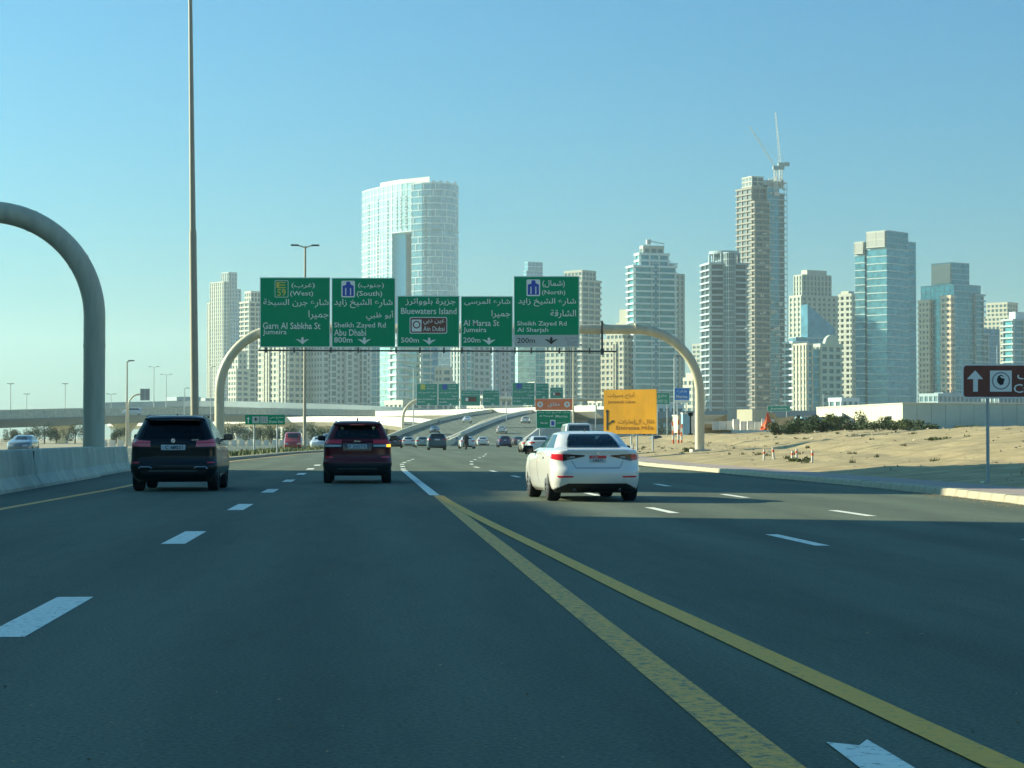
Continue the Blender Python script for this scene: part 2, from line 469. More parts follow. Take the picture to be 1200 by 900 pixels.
def kerb_run(tab, y0, y1, name, side=1, step=8):
    mb = MB(); ys = [y0 + (y1 - y0) * k / max(1, int((y1 - y0) / step)) for k in range(int((y1 - y0) / step) + 1)]
    for za, zb, xa, xb in ((-.02, .14, 0, .02), (.14, .15, .02, .3), (.15, -.02, .3, .3)):
        strip(mb, [(curve_at(tab, y) + side * xa, y, za) for y in ys], [(curve_at(tab, y) + side * xb, y, zb) for y in ys])
    return struct(mb.build(name, 'kerb'))
kerb_run(KERB, -80, 30, 'kerb_behind')
kerb_run(KERB, 118, 400, 'kerb_far')
mb = MB(); ys = [-80 + 6 * k for k in range(80)]
strip(mb, [(curve_at(KERB, y) + .3, y, .14) for y in ys], [(curve_at(KERB, y) + 1.9, y, .145) for y in ys])
struct(mb.build('pavement', 'walk'))

# sand beside the road, heaped up in low banks
from mathutils import noise as NZ
def sand_h(x, y):
    d = x - curve_at(KERB, y) - 1.9
    if d < 0: return .14
    h = .14 + .085 * min(d, 2) + 1.45 * smooth((d - 1) / 19.0) + .7 * smooth((d - 22) / 50.0)
    k = min(1, d / 2.0)
    n = NZ.noise(Vector((x * .09, y * .05, 0))) * .16 + NZ.noise(Vector((x * .35, y * .2, 3))) * .12 + abs(NZ.noise(Vector((x * .8, y * .35, 9)))) * .12 + NZ.noise(Vector((x * 2.2, y * 1.6, 5))) * .06
    h += n * k * smooth(d / 7)
    h -= .12 * math.exp(-((d - 6.5 - .02 * (y - 60)) / .9) ** 2) * k       # wheel track worn along the bank
    return h
mb = MB(); NX, NY = 110, 230
ds = [0.0]
while len(ds) < NX: ds.append(ds[-1] + .16 + ds[-1] * .032)
yy = [-40.0]
while yy[-1] < 700: yy.append(yy[-1] + (2.0 if yy[-1] < 20 else .55 + max(0, yy[-1] - 60) * .012))
for y in yy:
    for d in ds:
        x = curve_at(KERB, y) + 1.9 + d
        z = sand_h(x, y)
        if y > 420: z *= 1 - smooth((y - 420) / 200)
        mb.v.append((x, y, z if d > 0 else .135))
for j in range(len(yy) - 1):
    for i in range(NX - 1):
        a = j * NX + i; mb.q(a, a + 1, a + NX + 1, a + NX)
struct(mb.build('sand_bank', 'sand', smooth='all'))
def on_sand(x, y): return sand_h(x, y)

# median between the carriageways
mb = MB(); ys = [84, 95, 107, 118, 130, 145, 158, 172, 187, 210, 230, 260, 300, 340, 420]
def isl(y, z, inset): return [(lerp(-9.6, -8.4, (y - 84) / 336) , y, z), (curve_at(LEFT, y) - inset, y, z)]
strip(mb, [isl(y, .16, 0)[0] for y in ys], [(max(curve_at(LEFT, y) - .32, -9.5), y, .16) for y in ys])
struct(mb.build('median_verge', 'verge'))
kerb_run([(y, curve_at(LEFT, y)) for y in ys], 92, 420, 'median_kerb', -1)
kerb_run([(80, -10.4), (300, -9.3), (420, -6.4)], 80, 420, 'median_kerb', 1)
# tufts on the median
random.seed(3); mb = MB()
for k in range(2600):
    y = random.uniform(95, 260); x = random.uniform(-9.2, curve_at(LEFT, y) - .5); h = random.uniform(.08, .35); a = random.uniform(0, 3.1)
    dx, dy = math.cos(a) * .06, math.sin(a) * .06
    mb.add([(x - dx, y - dy, .15), (x + dx, y + dy, .15), (x + random.uniform(-.1, .1), y, .15 + h)], [(0, 1, 2)])
o = mb.build('dry_grass', 'leaf2'); o['kind'] = 'stuff'; tag(o, 'dry grass tufts on the median island beside the left lane', 'grass')

# ------------------------------------------------------------ concrete barriers on the left
def bx(y): return -6.95 - .0235 * y
def barrier(y0, y1, label, h=.97, shift=0.0):
    t = thing('concrete_barrier', label, 'barrier', (bx(y0) + shift, y0, 0), 0, 'concrete barriers along the left edge line')
    prof = [(0, 0), (0, .08), (-.17, .33), (-.24, h - .03), (-.27, h), (-.43, h), (-.46, h - .03), (-.53, .33), (-.70, .08), (-.70, 0)]
    mb = MB(); n = len(prof); dx = bx(y1) - bx(y0)
    st = [0.0, 1.0]
    mb.v += [(px + dx * s, (y1 - y0 - .10) * s, pz) for s in st for px, pz in prof]
    for i in range(n): mb.q(i, (i + 1) % n, n + (i + 1) % n, n + i)
    mb.q(*range(n)); mb.q(*range(2 * n - 1, n - 1, -1))
    mb.build('barrier_body', 'concrete', t)
    m2 = MB(); m2.box(-.50, -.21, -.10, 0.0, .0, h - .06); m2.build('joint_filler', 'dark_steel', t)
    return t
barrier(-20, 9, 'grey concrete barrier beside the camera, out to the left of the near lane')
barrier(9, 38.3, 'nearest grey concrete barrier, at the left edge of the photo')
barrier(38.3, 52.6, 'grey concrete barrier crossing the left edge, second length toward the black car')
barrier(52.6, 66.6, 'grey concrete barrier in front of the big left arch post')
barrier(66.9, 80, 'last short concrete barrier, ending behind the black car', .92, -.16)

# ------------------------------------------------------------ big bent-pipe sign gantries
def arc(cx, cz, r, a0, a1, n, Y): return [Vector((cx + r * math.cos(R(lerp(a0, a1, k / n))), Y, cz + r * math.sin(R(lerp(a0, a1, k / n))))) for k in range(n + 1)]
YG = 125.0
gl = P(257, 513, YG).x; gr = P(820, 513, YG).x; gz = P(500, 385, YG).z; rad = 75 * YG / F
gan = thing('sign_gantry', 'grey bent-pipe gantry spanning the road and carrying the five large green boards', 'sign gantry', (gl, YG, .1))
pipe = [Vector((gr, YG, on_sand(gr, YG) - .3)), Vector((gr, YG, 2.5))] + arc(gr - rad, gz - rad, rad, 0, 90, 18, YG) + arc(gl + rad, gz - rad, rad, 90, 180, 18, YG) + [Vector((gl, YG, 2.5)), Vector((gl, YG, .05))]
o0 = Vector(gan.location)
mb = MB(); mb.tube([p - o0 for p in pipe], .29, 24); mb.build('bent_pipe', 'gantry', gan, smooth=40)
for px in (745, 707, 470, 390, 600):
    mb = MB(); c = P(px, 385, YG) - o0; mb.tube([c + Vector((-.06, 0, 0)), c + Vector((.06, 0, 0))], .36, 24); mb.build('flange_ring', 'gantry', gan, smooth=40)
for x, zb in ((gl, .1), (gr, on_sand(gr, YG))):
    mb = MB(); mb.box(x - .55 - o0.x, x + .55 - o0.x, -.55, .55, zb - .3 - o0.z, zb + .12 - o0.z); mb.build('base_block', 'conc_pale', gan)
rz_ = P(500, 411.5, YG).z - o0.z
mb = MB(); mb.tube([Vector((P(303, 411, YG).x - o0.x, -.35, rz_)), Vector((P(722, 411, YG).x - o0.x, -.35, rz_))], .05, 10); mb.build('service_rail', 'dark_steel', gan, smooth=40)
for px in (312, 345, 388, 420, 464, 492, 520, 541, 575, 603, 622, 655, 690):
    mb = MB(); x = P(px, 411, YG).x - o0.x; mb.box(x - .05, x + .05, -.42, -.06, rz_ - .13, rz_ + .22); mb.build('rail_bracket', 'dark_steel', gan)
mb = MB(); x = P(705, 411, YG).x - o0.x
mb.box(x - .06, x + .06, -.30, -.22, rz_ - .1, gz - o0.z + .5); mb.box(x - .1, x + .1, -.38, -.16, rz_ - .2, rz_ + .15); mb.build('hanger', 'dark_steel', gan)
YB = YG - .46

def board_thing(x0, y0, x1, y1, label, group='green boards hung on the bent-pipe gantry', Y=YB, m='sign_green', bw=1.0, cat='road sign', name='overhead_sign', back=True, brackets=True, edge='sign_white'):
    b = P((x0 + x1) / 2, y1, Y)
    t = thing(name, label, cat, b, 0, group)
    board(t, x0, y0, x1, y1, Y, m, edge, bw)
    if brackets:
        mb = MB(); k = (x1 - x0) * Y / F
        for fr in (-.3, .3):
            mb.box(fr * k - .06, fr * k + .06, .062, .14, .1, (y1 - y0) * Y / F - .1)
        mb.build('mounting_rail', 'steel', t)
    return t
def L(t, s, x0, x1, yb, yt, m='sign_white', Y=YB, off=.026): return letter(t, s, m, x0, x1, yb, yt, Y, off)
def shield(t, x0, y0, x1, y1, top, num, Y=YB, blue=True):
    if blue:
        flat(t, 'route_shield', rrect(x0, y0, x1, y1, 1.5), 'sign_white', Y, .02)
        flat(t, 'shield_face', [(x0 + 1.5, y1 - 1.5), (x1 - 1.5, y1 - 1.5), (x1 - 1.5, y0 + 6), (x0 + 11, y0 + 4.5), (x0 + 10, y0 + 1), (x0 + 6, y0 + 1), (x0 + 5.5, y0 + 5), (x0 + 1.5, y0 + 6)], 'sign_blue2', Y, .027)
        letter(t, num, 'sign_white', x0 + 4.5, x1 - 4.5, y1 - 2.5, y1 - 11, Y, .042)
    else:
        flat(t, 'route_shield', rrect(x0, y0, x1, y1, 1.5), 'sign_white', Y, .02)
        flat(t, 'shield_face', rrect(x0 + .6, y0 + .6, x1 - .6, y1 - .6, 1.2), 'sign_green', Y, .027)
        letter(t, top, 'sign_yg', x0 + 2, x1 - 3, y0 + 9, y0 + 2, Y, .042)
        letter(t, num, 'sign_yg', x0 + 3, x1 - 3, y1 - 1.5, y1 - 10, Y, .042)
s1 = board_thing(304.5, 325, 387, 407, 'large green board at the left end of the gantry, reading (West) Jumeira, yellow 59 shield')
shield(s1, 322, 328.5, 338, 348.5, 'E', '59', blue=False)
L(s1, '(غرب)', 341.5, 369, 338, 331.5); L(s1, '(West)', 340, 367, 348, 341)
L(s1, 'شارع جرن السبخة', 308.5, 385, 361, 350.5); L(s1, 'جميرا', 361.5, 385, 374.5, 364)
L(s1, 'Garn Al Sabkha St', 308, 375.5, 385.5, 378); L(s1, 'Jumeira', 308, 336, 393.5, 386)
flat(s1, 'down_arrow', down_arrow(354.5, 399), 'sign_white', YB, .026)
s2 = board_thing(388.5, 325.5, 463.5, 407, 'large green board on the gantry reading (South) Abu Dhabi, blue 11 shield, 800m')
shield(s2, 400, 329, 416, 348.5, '', '11')
L(s2, '(جنوب)', 419.5, 450, 338, 331.5); L(s2, '(South)', 418, 448, 348.5, 341)
L(s2, 'شارع الشيخ زايد', 391.5, 460, 361, 350.5); L(s2, 'أبو ظبي', 429, 461, 375.5, 364)
L(s2, 'Sheikh Zayed Rd', 391.5, 452, 385.5, 378); L(s2, 'Abu Dhabi', 391.5, 429, 393.5, 386)
L(s2, '800m', 391.5, 413, 401.5, 395); flat(s2, 'down_arrow', down_arrow(427, 399), 'sign_white', YB, .026)
s3 = board_thing(465.5, 346.5, 538.5, 407, 'lower green board on the gantry reading Bluewaters Island with a small brown Ain Dubai panel')
L(s3, 'جزيرة بلوواترز', 475, 534, 358, 349.5); L(s3, 'Bluewaters Island', 470, 535, 368, 361)
flat(s3, 'attraction_panel', rrect(480, 371.5, 524, 391, 2), 'sign_white', YB, .02)
flat(s3, 'attraction_face', rrect(481, 372.5, 523, 390, 1.6), 'sign_brown', YB, .027)
flat(s3, 'wheel_icon', rect(482.5, 374.5, 494, 388.5), 'sign_white', YB, .035)
flat(s3, 'wheel_icon', [(488.2 + 4.6 * math.cos(R(a)), 380.5 + 4.6 * math.sin(R(a))) for a in range(360, 0, -30)], 'sign_brown', YB, .042)
flat(s3, 'wheel_icon', [(488.2 + 3.2 * math.cos(R(a)), 380.5 + 3.2 * math.sin(R(a))) for a in range(360, 0, -30)], 'sign_white', YB, .05)
L(s3, 'عين دبي', 496, 521, 381, 374, off=.042); L(s3, 'Ain Dubai', 496, 521, 388, 382.5, off=.042)
L(s3, '500m', 470, 491, 401.5, 395.5); flat(s3, 'down_arrow', down_arrow(503, 399.5), 'sign_white', YB, .026)
s4 = board_thing(540, 347, 601, 407, 'lower green board on the gantry reading Al Marsa St, Jumeira, 200m')
L(s4, 'شارع المرسى', 544, 598, 359, 350.5); L(s4, 'جميرا', 576, 598, 373, 363.5)
L(s4, 'Al Marsa St', 543, 585, 382, 375); L(s4, 'Jumeira', 543, 570, 391, 383.5)
L(s4, '200m', 543, 563, 401.5, 395.5); flat(s4, 'down_arrow', down_arrow(573, 399.5), 'sign_white', YB, .026)
s5 = board_thing(602, 323.5, 679, 407, 'large green board at the gantry right end reading (North) Al Sharjah, grey exit strip')
flat(s5, 'exit_strip', rect(603, 392.5, 678, 406), 'sign_grey', YB, .02)
shield(s5, 617, 327.5, 633, 347, '', '11')
L(s5, '(شمال)', 635.5, 662, 337, 328.5); L(s5, '(North)', 635, 662.5, 346.5, 340)
L(s5, 'شارع الشيخ زايد', 607, 675, 359, 349.5); L(s5, 'الشارقة', 645, 675, 373, 363)
L(s5, 'Sheikh Zayed Rd', 606, 664, 383, 376.5); L(s5, 'Al Sharjah', 606, 642.5, 390.5, 384)
L(s5, '200m', 606, 627, 402, 396, 'black'); flat(s5, 'down_arrow', down_arrow(646, 399), 'black', YB, .03)
L(s5, 'مخرج', 662, 677, 399, 394.5, 'sign_back'); L(s5, 'EXIT', 665, 676.5, 404.5, 400, 'sign_back')

# near arch on the left, over the opposite carriageway
YA = 74.0
ax = P(110, 513, YA).x; az = P(0, 245, YA).z; ar = 3.75
t = thing('sign_gantry', 'near grey bent-pipe arch rising behind the concrete barrier at the left edge', 'sign gantry', (ax, YA, 0))
o0 = Vector(t.location)
pipe = [Vector((ax, YA, .05)), Vector((ax, YA, 2.5))] + arc(ax - ar, az - ar - .1, ar, 0, 90, 24, YA) + arc(-27, az - ar - .1, ar, 90, 180, 20, YA) + [Vector((-27 - ar, YA, 0))]
mb = MB(); mb.tube([p - o0 for p in pipe], .385, 32); mb.build('bent_pipe', 'gantry', t, smooth=40)
mb = MB(); mb.box(-.45, .45, -.45, .45, -.1, .3); mb.build('base_block', 'conc_pale', t)
for z_ in (2.2, 4.55): mb = MB(); mb.tube([(0, 0, z_ - .03), (0, 0, z_ + .03)], .40, 32); mb.build('weld_ring', 'gantry', t, smooth=40)
for a_ in (32, 66):
    c_ = Vector((-ar + ar * math.cos(R(a_)), 0, az - ar - .1 + ar * math.sin(R(a_)))); d_ = Vector((-math.sin(R(a_)), 0, math.cos(R(a_)))) * .03
    mb = MB(); mb.tube([c_ - d_, c_ + d_], .40, 32); mb.build('weld_ring', 'gantry', t, smooth=40)
mb = MB(); mb.box(-27 - ar - ax - .6, -27 - ar - ax + .6, -.6, .6, -.1, .5); mb.build('base_block', 'conc_pale', t)
for k in range(3):
    s = thing('overhead_sign', ('green board facing away on the near left arch, nearest its post', 'middle green board facing away on the near left arch', 'outer green board facing away on the near left arch')[k], 'road sign', (-17 - 4.2 * k, YA + .5, 5.6), 0, 'boards on the near left arch')
    mb = MB(); mb.box(-2, 2, 0, .06, 0, 4); mb.build('sign_board', 'sign_back', s); mb = MB(); mb.box(-1.95, 1.95, .062, .07, .05, 3.95); mb.build('sign_face', 'sign_green', s)
    mb = MB(); mb.box(-1.2, -1.1, -.2, -.002, .4, 3.6); mb.box(1.1, 1.2, -.2, -.002, .4, 3.6); mb.build('mounting_rail', 'steel', s)

# far gantry with the same boards
Y2 = 415.0
t = thing('sign_gantry', 'distant thin bent-pipe gantry further up the road, with seven small green boards', 'sign gantry', (P(472, 513, Y2).x, Y2, 0))
o0 = Vector(t.location); x1 = P(742, 513, Y2).x - o0.x; zz = P(480, 468, Y2).z; r2 = 4.0
mb = MB(); mb.tube([Vector((0, 0, 0)), Vector((0, 0, 3))] + [p - Vector((0, 0, 0)) for p in arc(r2, zz - r2, r2, 180, 90, 10, 0)] + arc(x1 - r2, zz - r2, r2, 90, 0, 10, 0) + [Vector((x1, 0, 0))], .3, 12); mb.build('bent_pipe', 'gantry', t, smooth=40)
far = [(488, 449.5, 512.7, 475.5, 'distant green board, leftmost on the far gantry', 1), (513.6, 449.5, 538, 475.5, 'distant green board with a tiny blue shield, second from the left on the far gantry', 2),
       (540, 457, 562.8, 475.5, 'distant green board with a brown patch in its middle, left half of the far gantry', 3), (565.5, 457, 585.5, 475.5, 'smallest plain distant green board, just left of the gap in the far gantry', 4),
       (600, 448.5, 626.5, 475, 'distant green board just right of the gap, tallest on the far gantry', 2), (627.5, 449, 643, 467.5, 'narrow distant green board right of the tallest one on the far gantry', 4),
       (644.5, 454, 660, 467, 'small distant green board above the right end of the orange sign', 3)]
for x0, y0, x1_, y1, lab, kd in far:
    s = board_thing(x0, y0, x1_, y1, lab, 'small green boards on the distant gantry', Y2 - .5, 'sign_far', .45, brackets=False)
    YY = Y2 - .5
    wd = x1_ - x0
    if kd < 3:
        flat(s, 'route_shield', rect(x0 + wd * .2, y0 + 1, x0 + wd * .42, y0 + 7), 'sign_yg' if kd == 1 else 'sign_blue2', YY, .03)
        L(s, '(غرب)', x0 + wd * .5, x0 + wd * .85, y0 + 3.6, y0 + 2, Y=YY); L(s, '(West)' if kd == 1 else '(South)', x0 + wd * .5, x0 + wd * .85, y0 + 7, y0 + 5, Y=YY)
        L(s, 'شارع الشيخ زايد', x0 + 1.5, x1_ - 1.5, y0 + 12, y0 + 9.3, Y=YY); L(s, 'جميرا', x1_ - 8, x1_ - 1.5, y0 + 16, y0 + 13, Y=YY)
        L(s, 'Sheikh Zayed Rd' if kd == 2 else 'Garn Al Sabkha St', x0 + 1.5, x1_ - 3.5, y0 + 19.2, y0 + 17.2, Y=YY); L(s, 'Abu Dhabi' if kd == 2 else 'Jumeira', x0 + 1.5, x0 + 10, y0 + 22.6, y0 + 20.4, Y=YY)
        flat(s, 'down_arrow', down_arrow((x0 + x1_) / 2 + 2, y1 - 1.8, 4.5), 'sign_white', YY, .03)
    elif kd == 3:
        L(s, 'جزيرة بلوواترز', x0 + 2, x1_ - 2, y0 + 3.4, y0 + 1.4, Y=YY); L(s, 'Bluewaters Island', x0 + 1.5, x1_ - 1.5, y0 + 6.2, y0 + 4.6, Y=YY)
        h = y1 - y0; flat(s, 'attraction_panel', rect(x0 + wd * .2, y0 + h * .45, x1_ - wd * .2, y0 + h * .75), 'sign_brown', YY, .03)
        flat(s, 'wheel_icon', rect(x0 + wd * .24, y0 + h * .49, x0 + wd * .38, y0 + h * .71), 'sign_white', YY, .045)
    else:
        L(s, 'شارع المرسى', x0 + 2, x1_ - 1, y0 + 4, y0 + 1.8, Y=YY); L(s, 'جميرا', x1_ - 7, x1_ - 1, y0 + 7.6, y0 + 5.4, Y=YY)
        L(s, 'Al Marsa St', x0 + 1, x0 + wd * .7, y0 + 11, y0 + 9.2, Y=YY); L(s, 'Jumeira', x0 + 1, x0 + wd * .45, y0 + 14, y0 + 12.2, Y=YY)
        flat(s, 'down_arrow', down_arrow((x0 + x1_) / 2 + 2, y1 - 1.8, 4.5), 'sign_white', YY, .03)

def posts(t, xs, py, Y, ztop, r=.05, m='steel', z0=None):
    o0 = Vector(t.location)
    for px in xs:
        mb = MB(); x = P(px, py, Y).x - o0.x; zb = (on_sand(x + o0.x, Y) if z0 is None else z0) - o0.z - .15
        mb.tube([(x, .12, zb), (x, .12, ztop - o0.z)], r, 10); mb.build('post', m, t, smooth=40)
# orange and green sign
Y3 = 230.0
t = thing('road_sign', 'green road sign under a wide orange strip, behind the white vehicles near the centre', 'road sign', P(648, 503, Y3))
board(t, 628.5, 481, 669, 502, Y3, 'sign_green', 'sign_white', .5)
flat(t, 'orange_strip', rect(627.5, 467.5, 671, 480.6), 'sign_orange', Y3, 0.0, .06)
for cx in (633, 664.5): flat(t, 'strip_emblem', [(cx + 3.6 * math.cos(R(a)), 474 + 3.6 * math.sin(R(a))) for a in range(360, 0, -45)], 'sign_white', Y3, .03); flat(t, 'strip_emblem', [(cx - 1.6, 472.6), (cx, 476), (cx + 1.6, 472.6)], 'sign_orange', Y3, .05)
L(t, 'مغلق', 642, 656, 477, 471, 'sign_white', Y3, .03)
L(t, 'شارع الشيخ زايد مركز', 630, 667, 484.8, 482.2, Y=Y3); L(t, 'Al Thanyah', 632, 648.5, 489.2, 486.3, Y=Y3); L(t, 'Marina', 651, 665, 489.2, 486.3, Y=Y3)
L(t, 'Media', 633.5, 642, 496.8, 494.4, Y=Y3); L(t, 'الصفوح', 653, 662, 496.8, 494, Y=Y3)
flat(t, 'route_shield', rect(644.5, 492, 651, 500), 'sign_white', Y3, .02); flat(t, 'shield_face', rect(646, 493.5, 649.5, 498.5), 'sign_blue2', Y3, .035)
posts(t, (633, 664), 502, Y3, P(0, 470, Y3).z, .09, z0=0.15)
# yellow detour sign on the sand
Y4 = 150.0
t = thing('detour_sign', 'faded yellow-orange square detour sign with dark arrows on posts behind the white sedan', 'detour sign', P(737, 509, Y4))
o0 = Vector(t.location)
flat(t, 'sign_board', [(709.5, 508.5), (766.5, 508.5), (766.5, 456.5), (709.5, 456.5)], 'sign_yellow', Y4, 0, .06)
L(t, 'أبراج بحيرات', 714, 743, 467, 459.5, 'sign_ylet', Y4, .02); L(t, 'Jumeirah Lakes', 714, 744, 473.5, 469, 'sign_ylet', Y4, .02)
L(t, 'تلال الإمارات', 725, 764, 498, 491.5, 'sign_ylet', Y4, .02); L(t, 'Emirates Hills', 723, 763, 503.5, 499, 'sign_ylet', Y4, .02)
flat(t, 'road_arrow', [(712.7, 504), (714.3, 504), (714.5, 482.5), (715.6, 482.3), (713.3, 479.5), (711.4, 482.5), (712.6, 482.5)], 'black', Y4, .02)
flat(t, 'road_arrow', [(714.3, 498.5), (718.8, 494.6), (719.6, 495.8), (721.3, 492.4), (717.4, 492.6), (718.2, 493.6), (714.3, 496.4)], 'black', Y4, .02)
for px in (711, 765): x = P(px, 500, Y4).x - o0.x; mb = MB(); mb.box(x - .07, x + .07, .064, .16, 0.1, 3.2); mb.build('mounting_rail', 'sign_yellow', t)
posts(t, (739, 745, 762), 509, Y4, P(0, 480, Y4).z, .06)
t.rotation_euler = (0, 0, R(-33)); t.scale = (1 / math.cos(R(33)), 1, 1)
# small green sign on the median
Y5 = 150.0
t = thing('guide_sign', 'small low green guide sign with white arrow on the median between two dark cars', 'road sign', P(311, 498, Y5))
board(t, 287.3, 486, 333.8, 497.6, Y5, 'sign_green', 'sign_green', .3)
flat(t, 'up_arrow', [(290.4, 496), (291.6, 496), (291.6, 491), (293, 491), (291, 488.6), (289, 491), (290.4, 491)], 'sign_white', Y5, .026)
flat(t, 'pictogram', rect(295.6, 488, 304, 496), 'sign_grey', Y5, .026); flat(t, 'pictogram', [(298, 491), (299.5, 493.6), (301.5, 491.5), (300, 489)], 'black', Y5, .04)
flat(t, 'pictogram', rect(305, 488, 314, 496), 'sign_grey', Y5, .026)
for k in range(3): flat(t, 'pictogram', rect(306.3 + k * 2.4, 489.2, 307.2 + k * 2.4, 495), 'sign_back', Y5, .04)
L(t, 'مخرج دبي', 316, 332, 491, 488, Y=Y5); L(t, 'Dubai Exit', 315.5, 332, 495.6, 492.6, Y=Y5)
posts(t, (298, 325), 498, Y5, P(0, 492, Y5).z, .06, 'steel', .15)
# brown sign at the right edge
Y6 = 48.5
bb = P(1159, 566, Y6)
t = thing('brown_sign', 'brown tourist sign with white up arrow and round emblem on a grey post', 'road sign', (bb.x, Y6, on_sand(bb.x, Y6)))
flat(t, 'sign_board', rrect(1127.3, 426.5, 1262, 467, 4.5), 'sign_white', Y6, 0, .03)
flat(t, 'sign_face', rrect(1129.3, 428.4, 1260, 465, 3.4), 'sign_brown', Y6, .006, .005)
flat(t, 'up_arrow', [(1140.3, 459), (1145.8, 459), (1145.8, 444.3), (1152, 444.3), (1142.7, 434), (1132.8, 444.3), (1140.3, 444.3)], 'sign_white', Y6, .012)
flat(t, 'emblem_panel', rrect(1160, 434.2, 1185.5, 459, .8), 'sign_white', Y6, .012, .008)
el = lambda cx, cy, a, b, n=28, rot=0: [(cx + a * math.cos(-2 * math.pi * k / n), cy + b * math.sin(-2 * math.pi * k / n)) for k in range(n)]
flat(t, 'emblem_ring', el(1172.8, 446.3, 10.8, 10.4), 'sign_back', Y6, .015, .004); flat(t, 'emblem_ring', el(1172.8, 446.3, 9, 8.8), 'sign_white', Y6, .018, .004)
flat(t, 'emblem_figure', [(1171.8, 451.5), (1175.5, 450.5), (1176, 447.5), (1177.4, 443.5), (1175, 440), (1172, 439.2), (1169.2, 441), (1168, 445), (1168.6, 448.4), (1170, 449.5)], 'black', Y6, .021, .004)
flat(t, 'emblem_figure', [(1173.5, 443), (1177.5, 444), (1177, 442), (1172.6, 440.6), (1171.6, 441.4)], 'sign_white', Y6, .024, .003)
letter(t, 'ف', 'sign_white', 1192, 1209, 444.5, 434, Y6, .012); letter(t, 'Ca', 'sign_white', 1187.7, 1206, 460.5, 450, Y6, .012)
mb = MB(); zt = P(1159, 430, Y6).z - t.location.z; mb.tube([(0, .08, -.2), (0, .08, zt)], .042, 12); mb.build('post', 'steel', t, smooth=40)
mb = MB(); x0_ = P(1205, 0, Y6).x - bb.x
mb.tube([(P(1232, 0, Y6).x - bb.x, .08, -.2), (P(1232, 0, Y6).x - bb.x, .08, zt)], .042, 12); mb.build('post', 'steel', t, smooth=40)
mb = MB(); mb.box(-.15, .15, -.07, .23, -.06, .03); mb.build('post_footing', 'conc_pale', t)
for zf in (.2, .55): mb = MB(); mb.box(-.3, 1.9, .031, .06, zt - zf - .02, zt - zf + .02); mb.build('mounting_rail', 'steel', t)
# farther small signs
def small_sign(x0, y0, x1, y1, Y, m, label, pxs, lines, base=0.2, strip_=None):
    t = thing('guide_sign', label, 'road sign', P((x0 + x1) / 2, y1, Y))
    board(t, x0, y0, x1, y1, Y, m, 'sign_white', .35)
    for s, a, b, c, d in lines: L(t, s, a, b, c, d, Y=Y)
    if strip_: flat(t, 'lower_strip', rect(*strip_), 'sign_white', Y, .03)
    posts(t, pxs, y1, Y, P(0, y0 + 2, Y).z, .08, 'steel', base)
    return t
small_sign(767, 460, 785, 474, 330, 'sign_far', 'small bright green sign between the yellow sign and the blue sign', (770.5, 782), [('مخرج', 771, 781, 466.5, 462), ('EXIT 32', 770, 782, 472, 468.5)])
small_sign(790, 454.5, 808, 472, 300, 'sign_blue', 'small blue sign with a white lower strip, left of the right gantry post', (794, 804), [('شارع', 793, 805, 461, 457), ('Marina', 792.5, 805.5, 466.5, 463)], strip_=(790.6, 468.6, 807.4, 471.6))
small_sign(899, 475.5, 926, 482, 420, 'sign_far', 'tiny teal green sign far right of the gantry post above the concrete blocks', (904, 922), [('Jumeira', 903, 922, 480.5, 477.5)])

# ------------------------------------------------------------ poles and lamps
t = thing('floodlight_mast', 'very tall tapering light mast rising out of the picture behind the black car', 'light mast', (P(229, 513, 105).x, 105, 0))
xt = P(223, 0, 105).x - t.location.x
mb = MB(); hm = 34.0; zt0 = P(223, 0, 105).z
mb.tube([(xt * z / zt0, 0, z) for z in (0, 11.8)], [.215, .185], 20); mb.build('lower_shaft', 'pole', t, smooth=40)
mb = MB(); mb.tube([(xt * z / zt0, 0, z) for z in (11.8, zt0, hm)], [.155, .10, .08], 20); mb.build('upper_shaft', 'pole', t, smooth=40)
mb = MB(); mb.box(-.35, .35, -.35, .35, 0, .08); mb.build('base_plate', 'steel', t)
mb = MB(); c = Vector((xt * hm / zt0, 0, hm)); mb.tube([c + Vector((0, 0, -.3)), c + Vector((0, 0, .1))], .9, 16); mb.build('lamp_ring', 'steel', t)
for k in range(8):
    a = k * math.pi / 4; mb = MB(); mb.box(c.x + 1.1 * math.cos(a) - .2, c.x + 1.1 * math.cos(a) + .2, 1.1 * math.sin(a) - .2, 1.1 * math.sin(a) + .2, hm - .4, hm); mb.build('floodlight', 'dark_steel', t)
def lamp(px, ytop, Y, label, arms=2, arm=1.3, r=.11, lean=0, base=0.0, m='pole', group='street lamps in the distance'):
    b = P(px, 513, Y); zt = P(px, ytop, Y).z
    t = thing('street_lamp', label, 'street lamp', (b.x, Y, base), 0, group)
    mb = MB(); mb.tube([(0, 0, 0), (0, 0, zt - base)], [r, r * .6], 10); mb.build('pole_shaft', m, t, smooth=40)
    sides = (-1, 1) if arms == 2 else (1,)
    for s in sides:
        mb = MB(); mb.tube([(0, 0, zt - base - .15), (s * arm * .5, 0, zt - base + .03), (s * arm, 0, zt - base + .08)], .06, 8); mb.build('lamp_arm', m, t)
        mb = MB(); mb.box(s * arm - .38, s * arm + .38, -.16, .16, zt - base + .02, zt - base + .16); mb.build('lamp_head', 'dark_steel', t)
    return t
lamp(357, 288.5, 200, 'tall double-armed street lamp standing behind the left end board of the gantry', 2, 1.0, .17)
lamp(148.5, 423.5, 270, 'single-armed street lamp on the far side, between left arch and tall mast', 1, .55, .14)
lamp(672, 405, 250, 'pale thin lamp pole just right of the orange and green sign', 1, .6, .12, m='gantry')
lamp(790.5, 418, 310, 'thin lamp pole behind the small blue sign', 1, .6, .15, m='steel')
lamp(484.5, 430, 420, 'thin lamp pole at the left end of the far gantry', 2, .9, .14, m='steel')
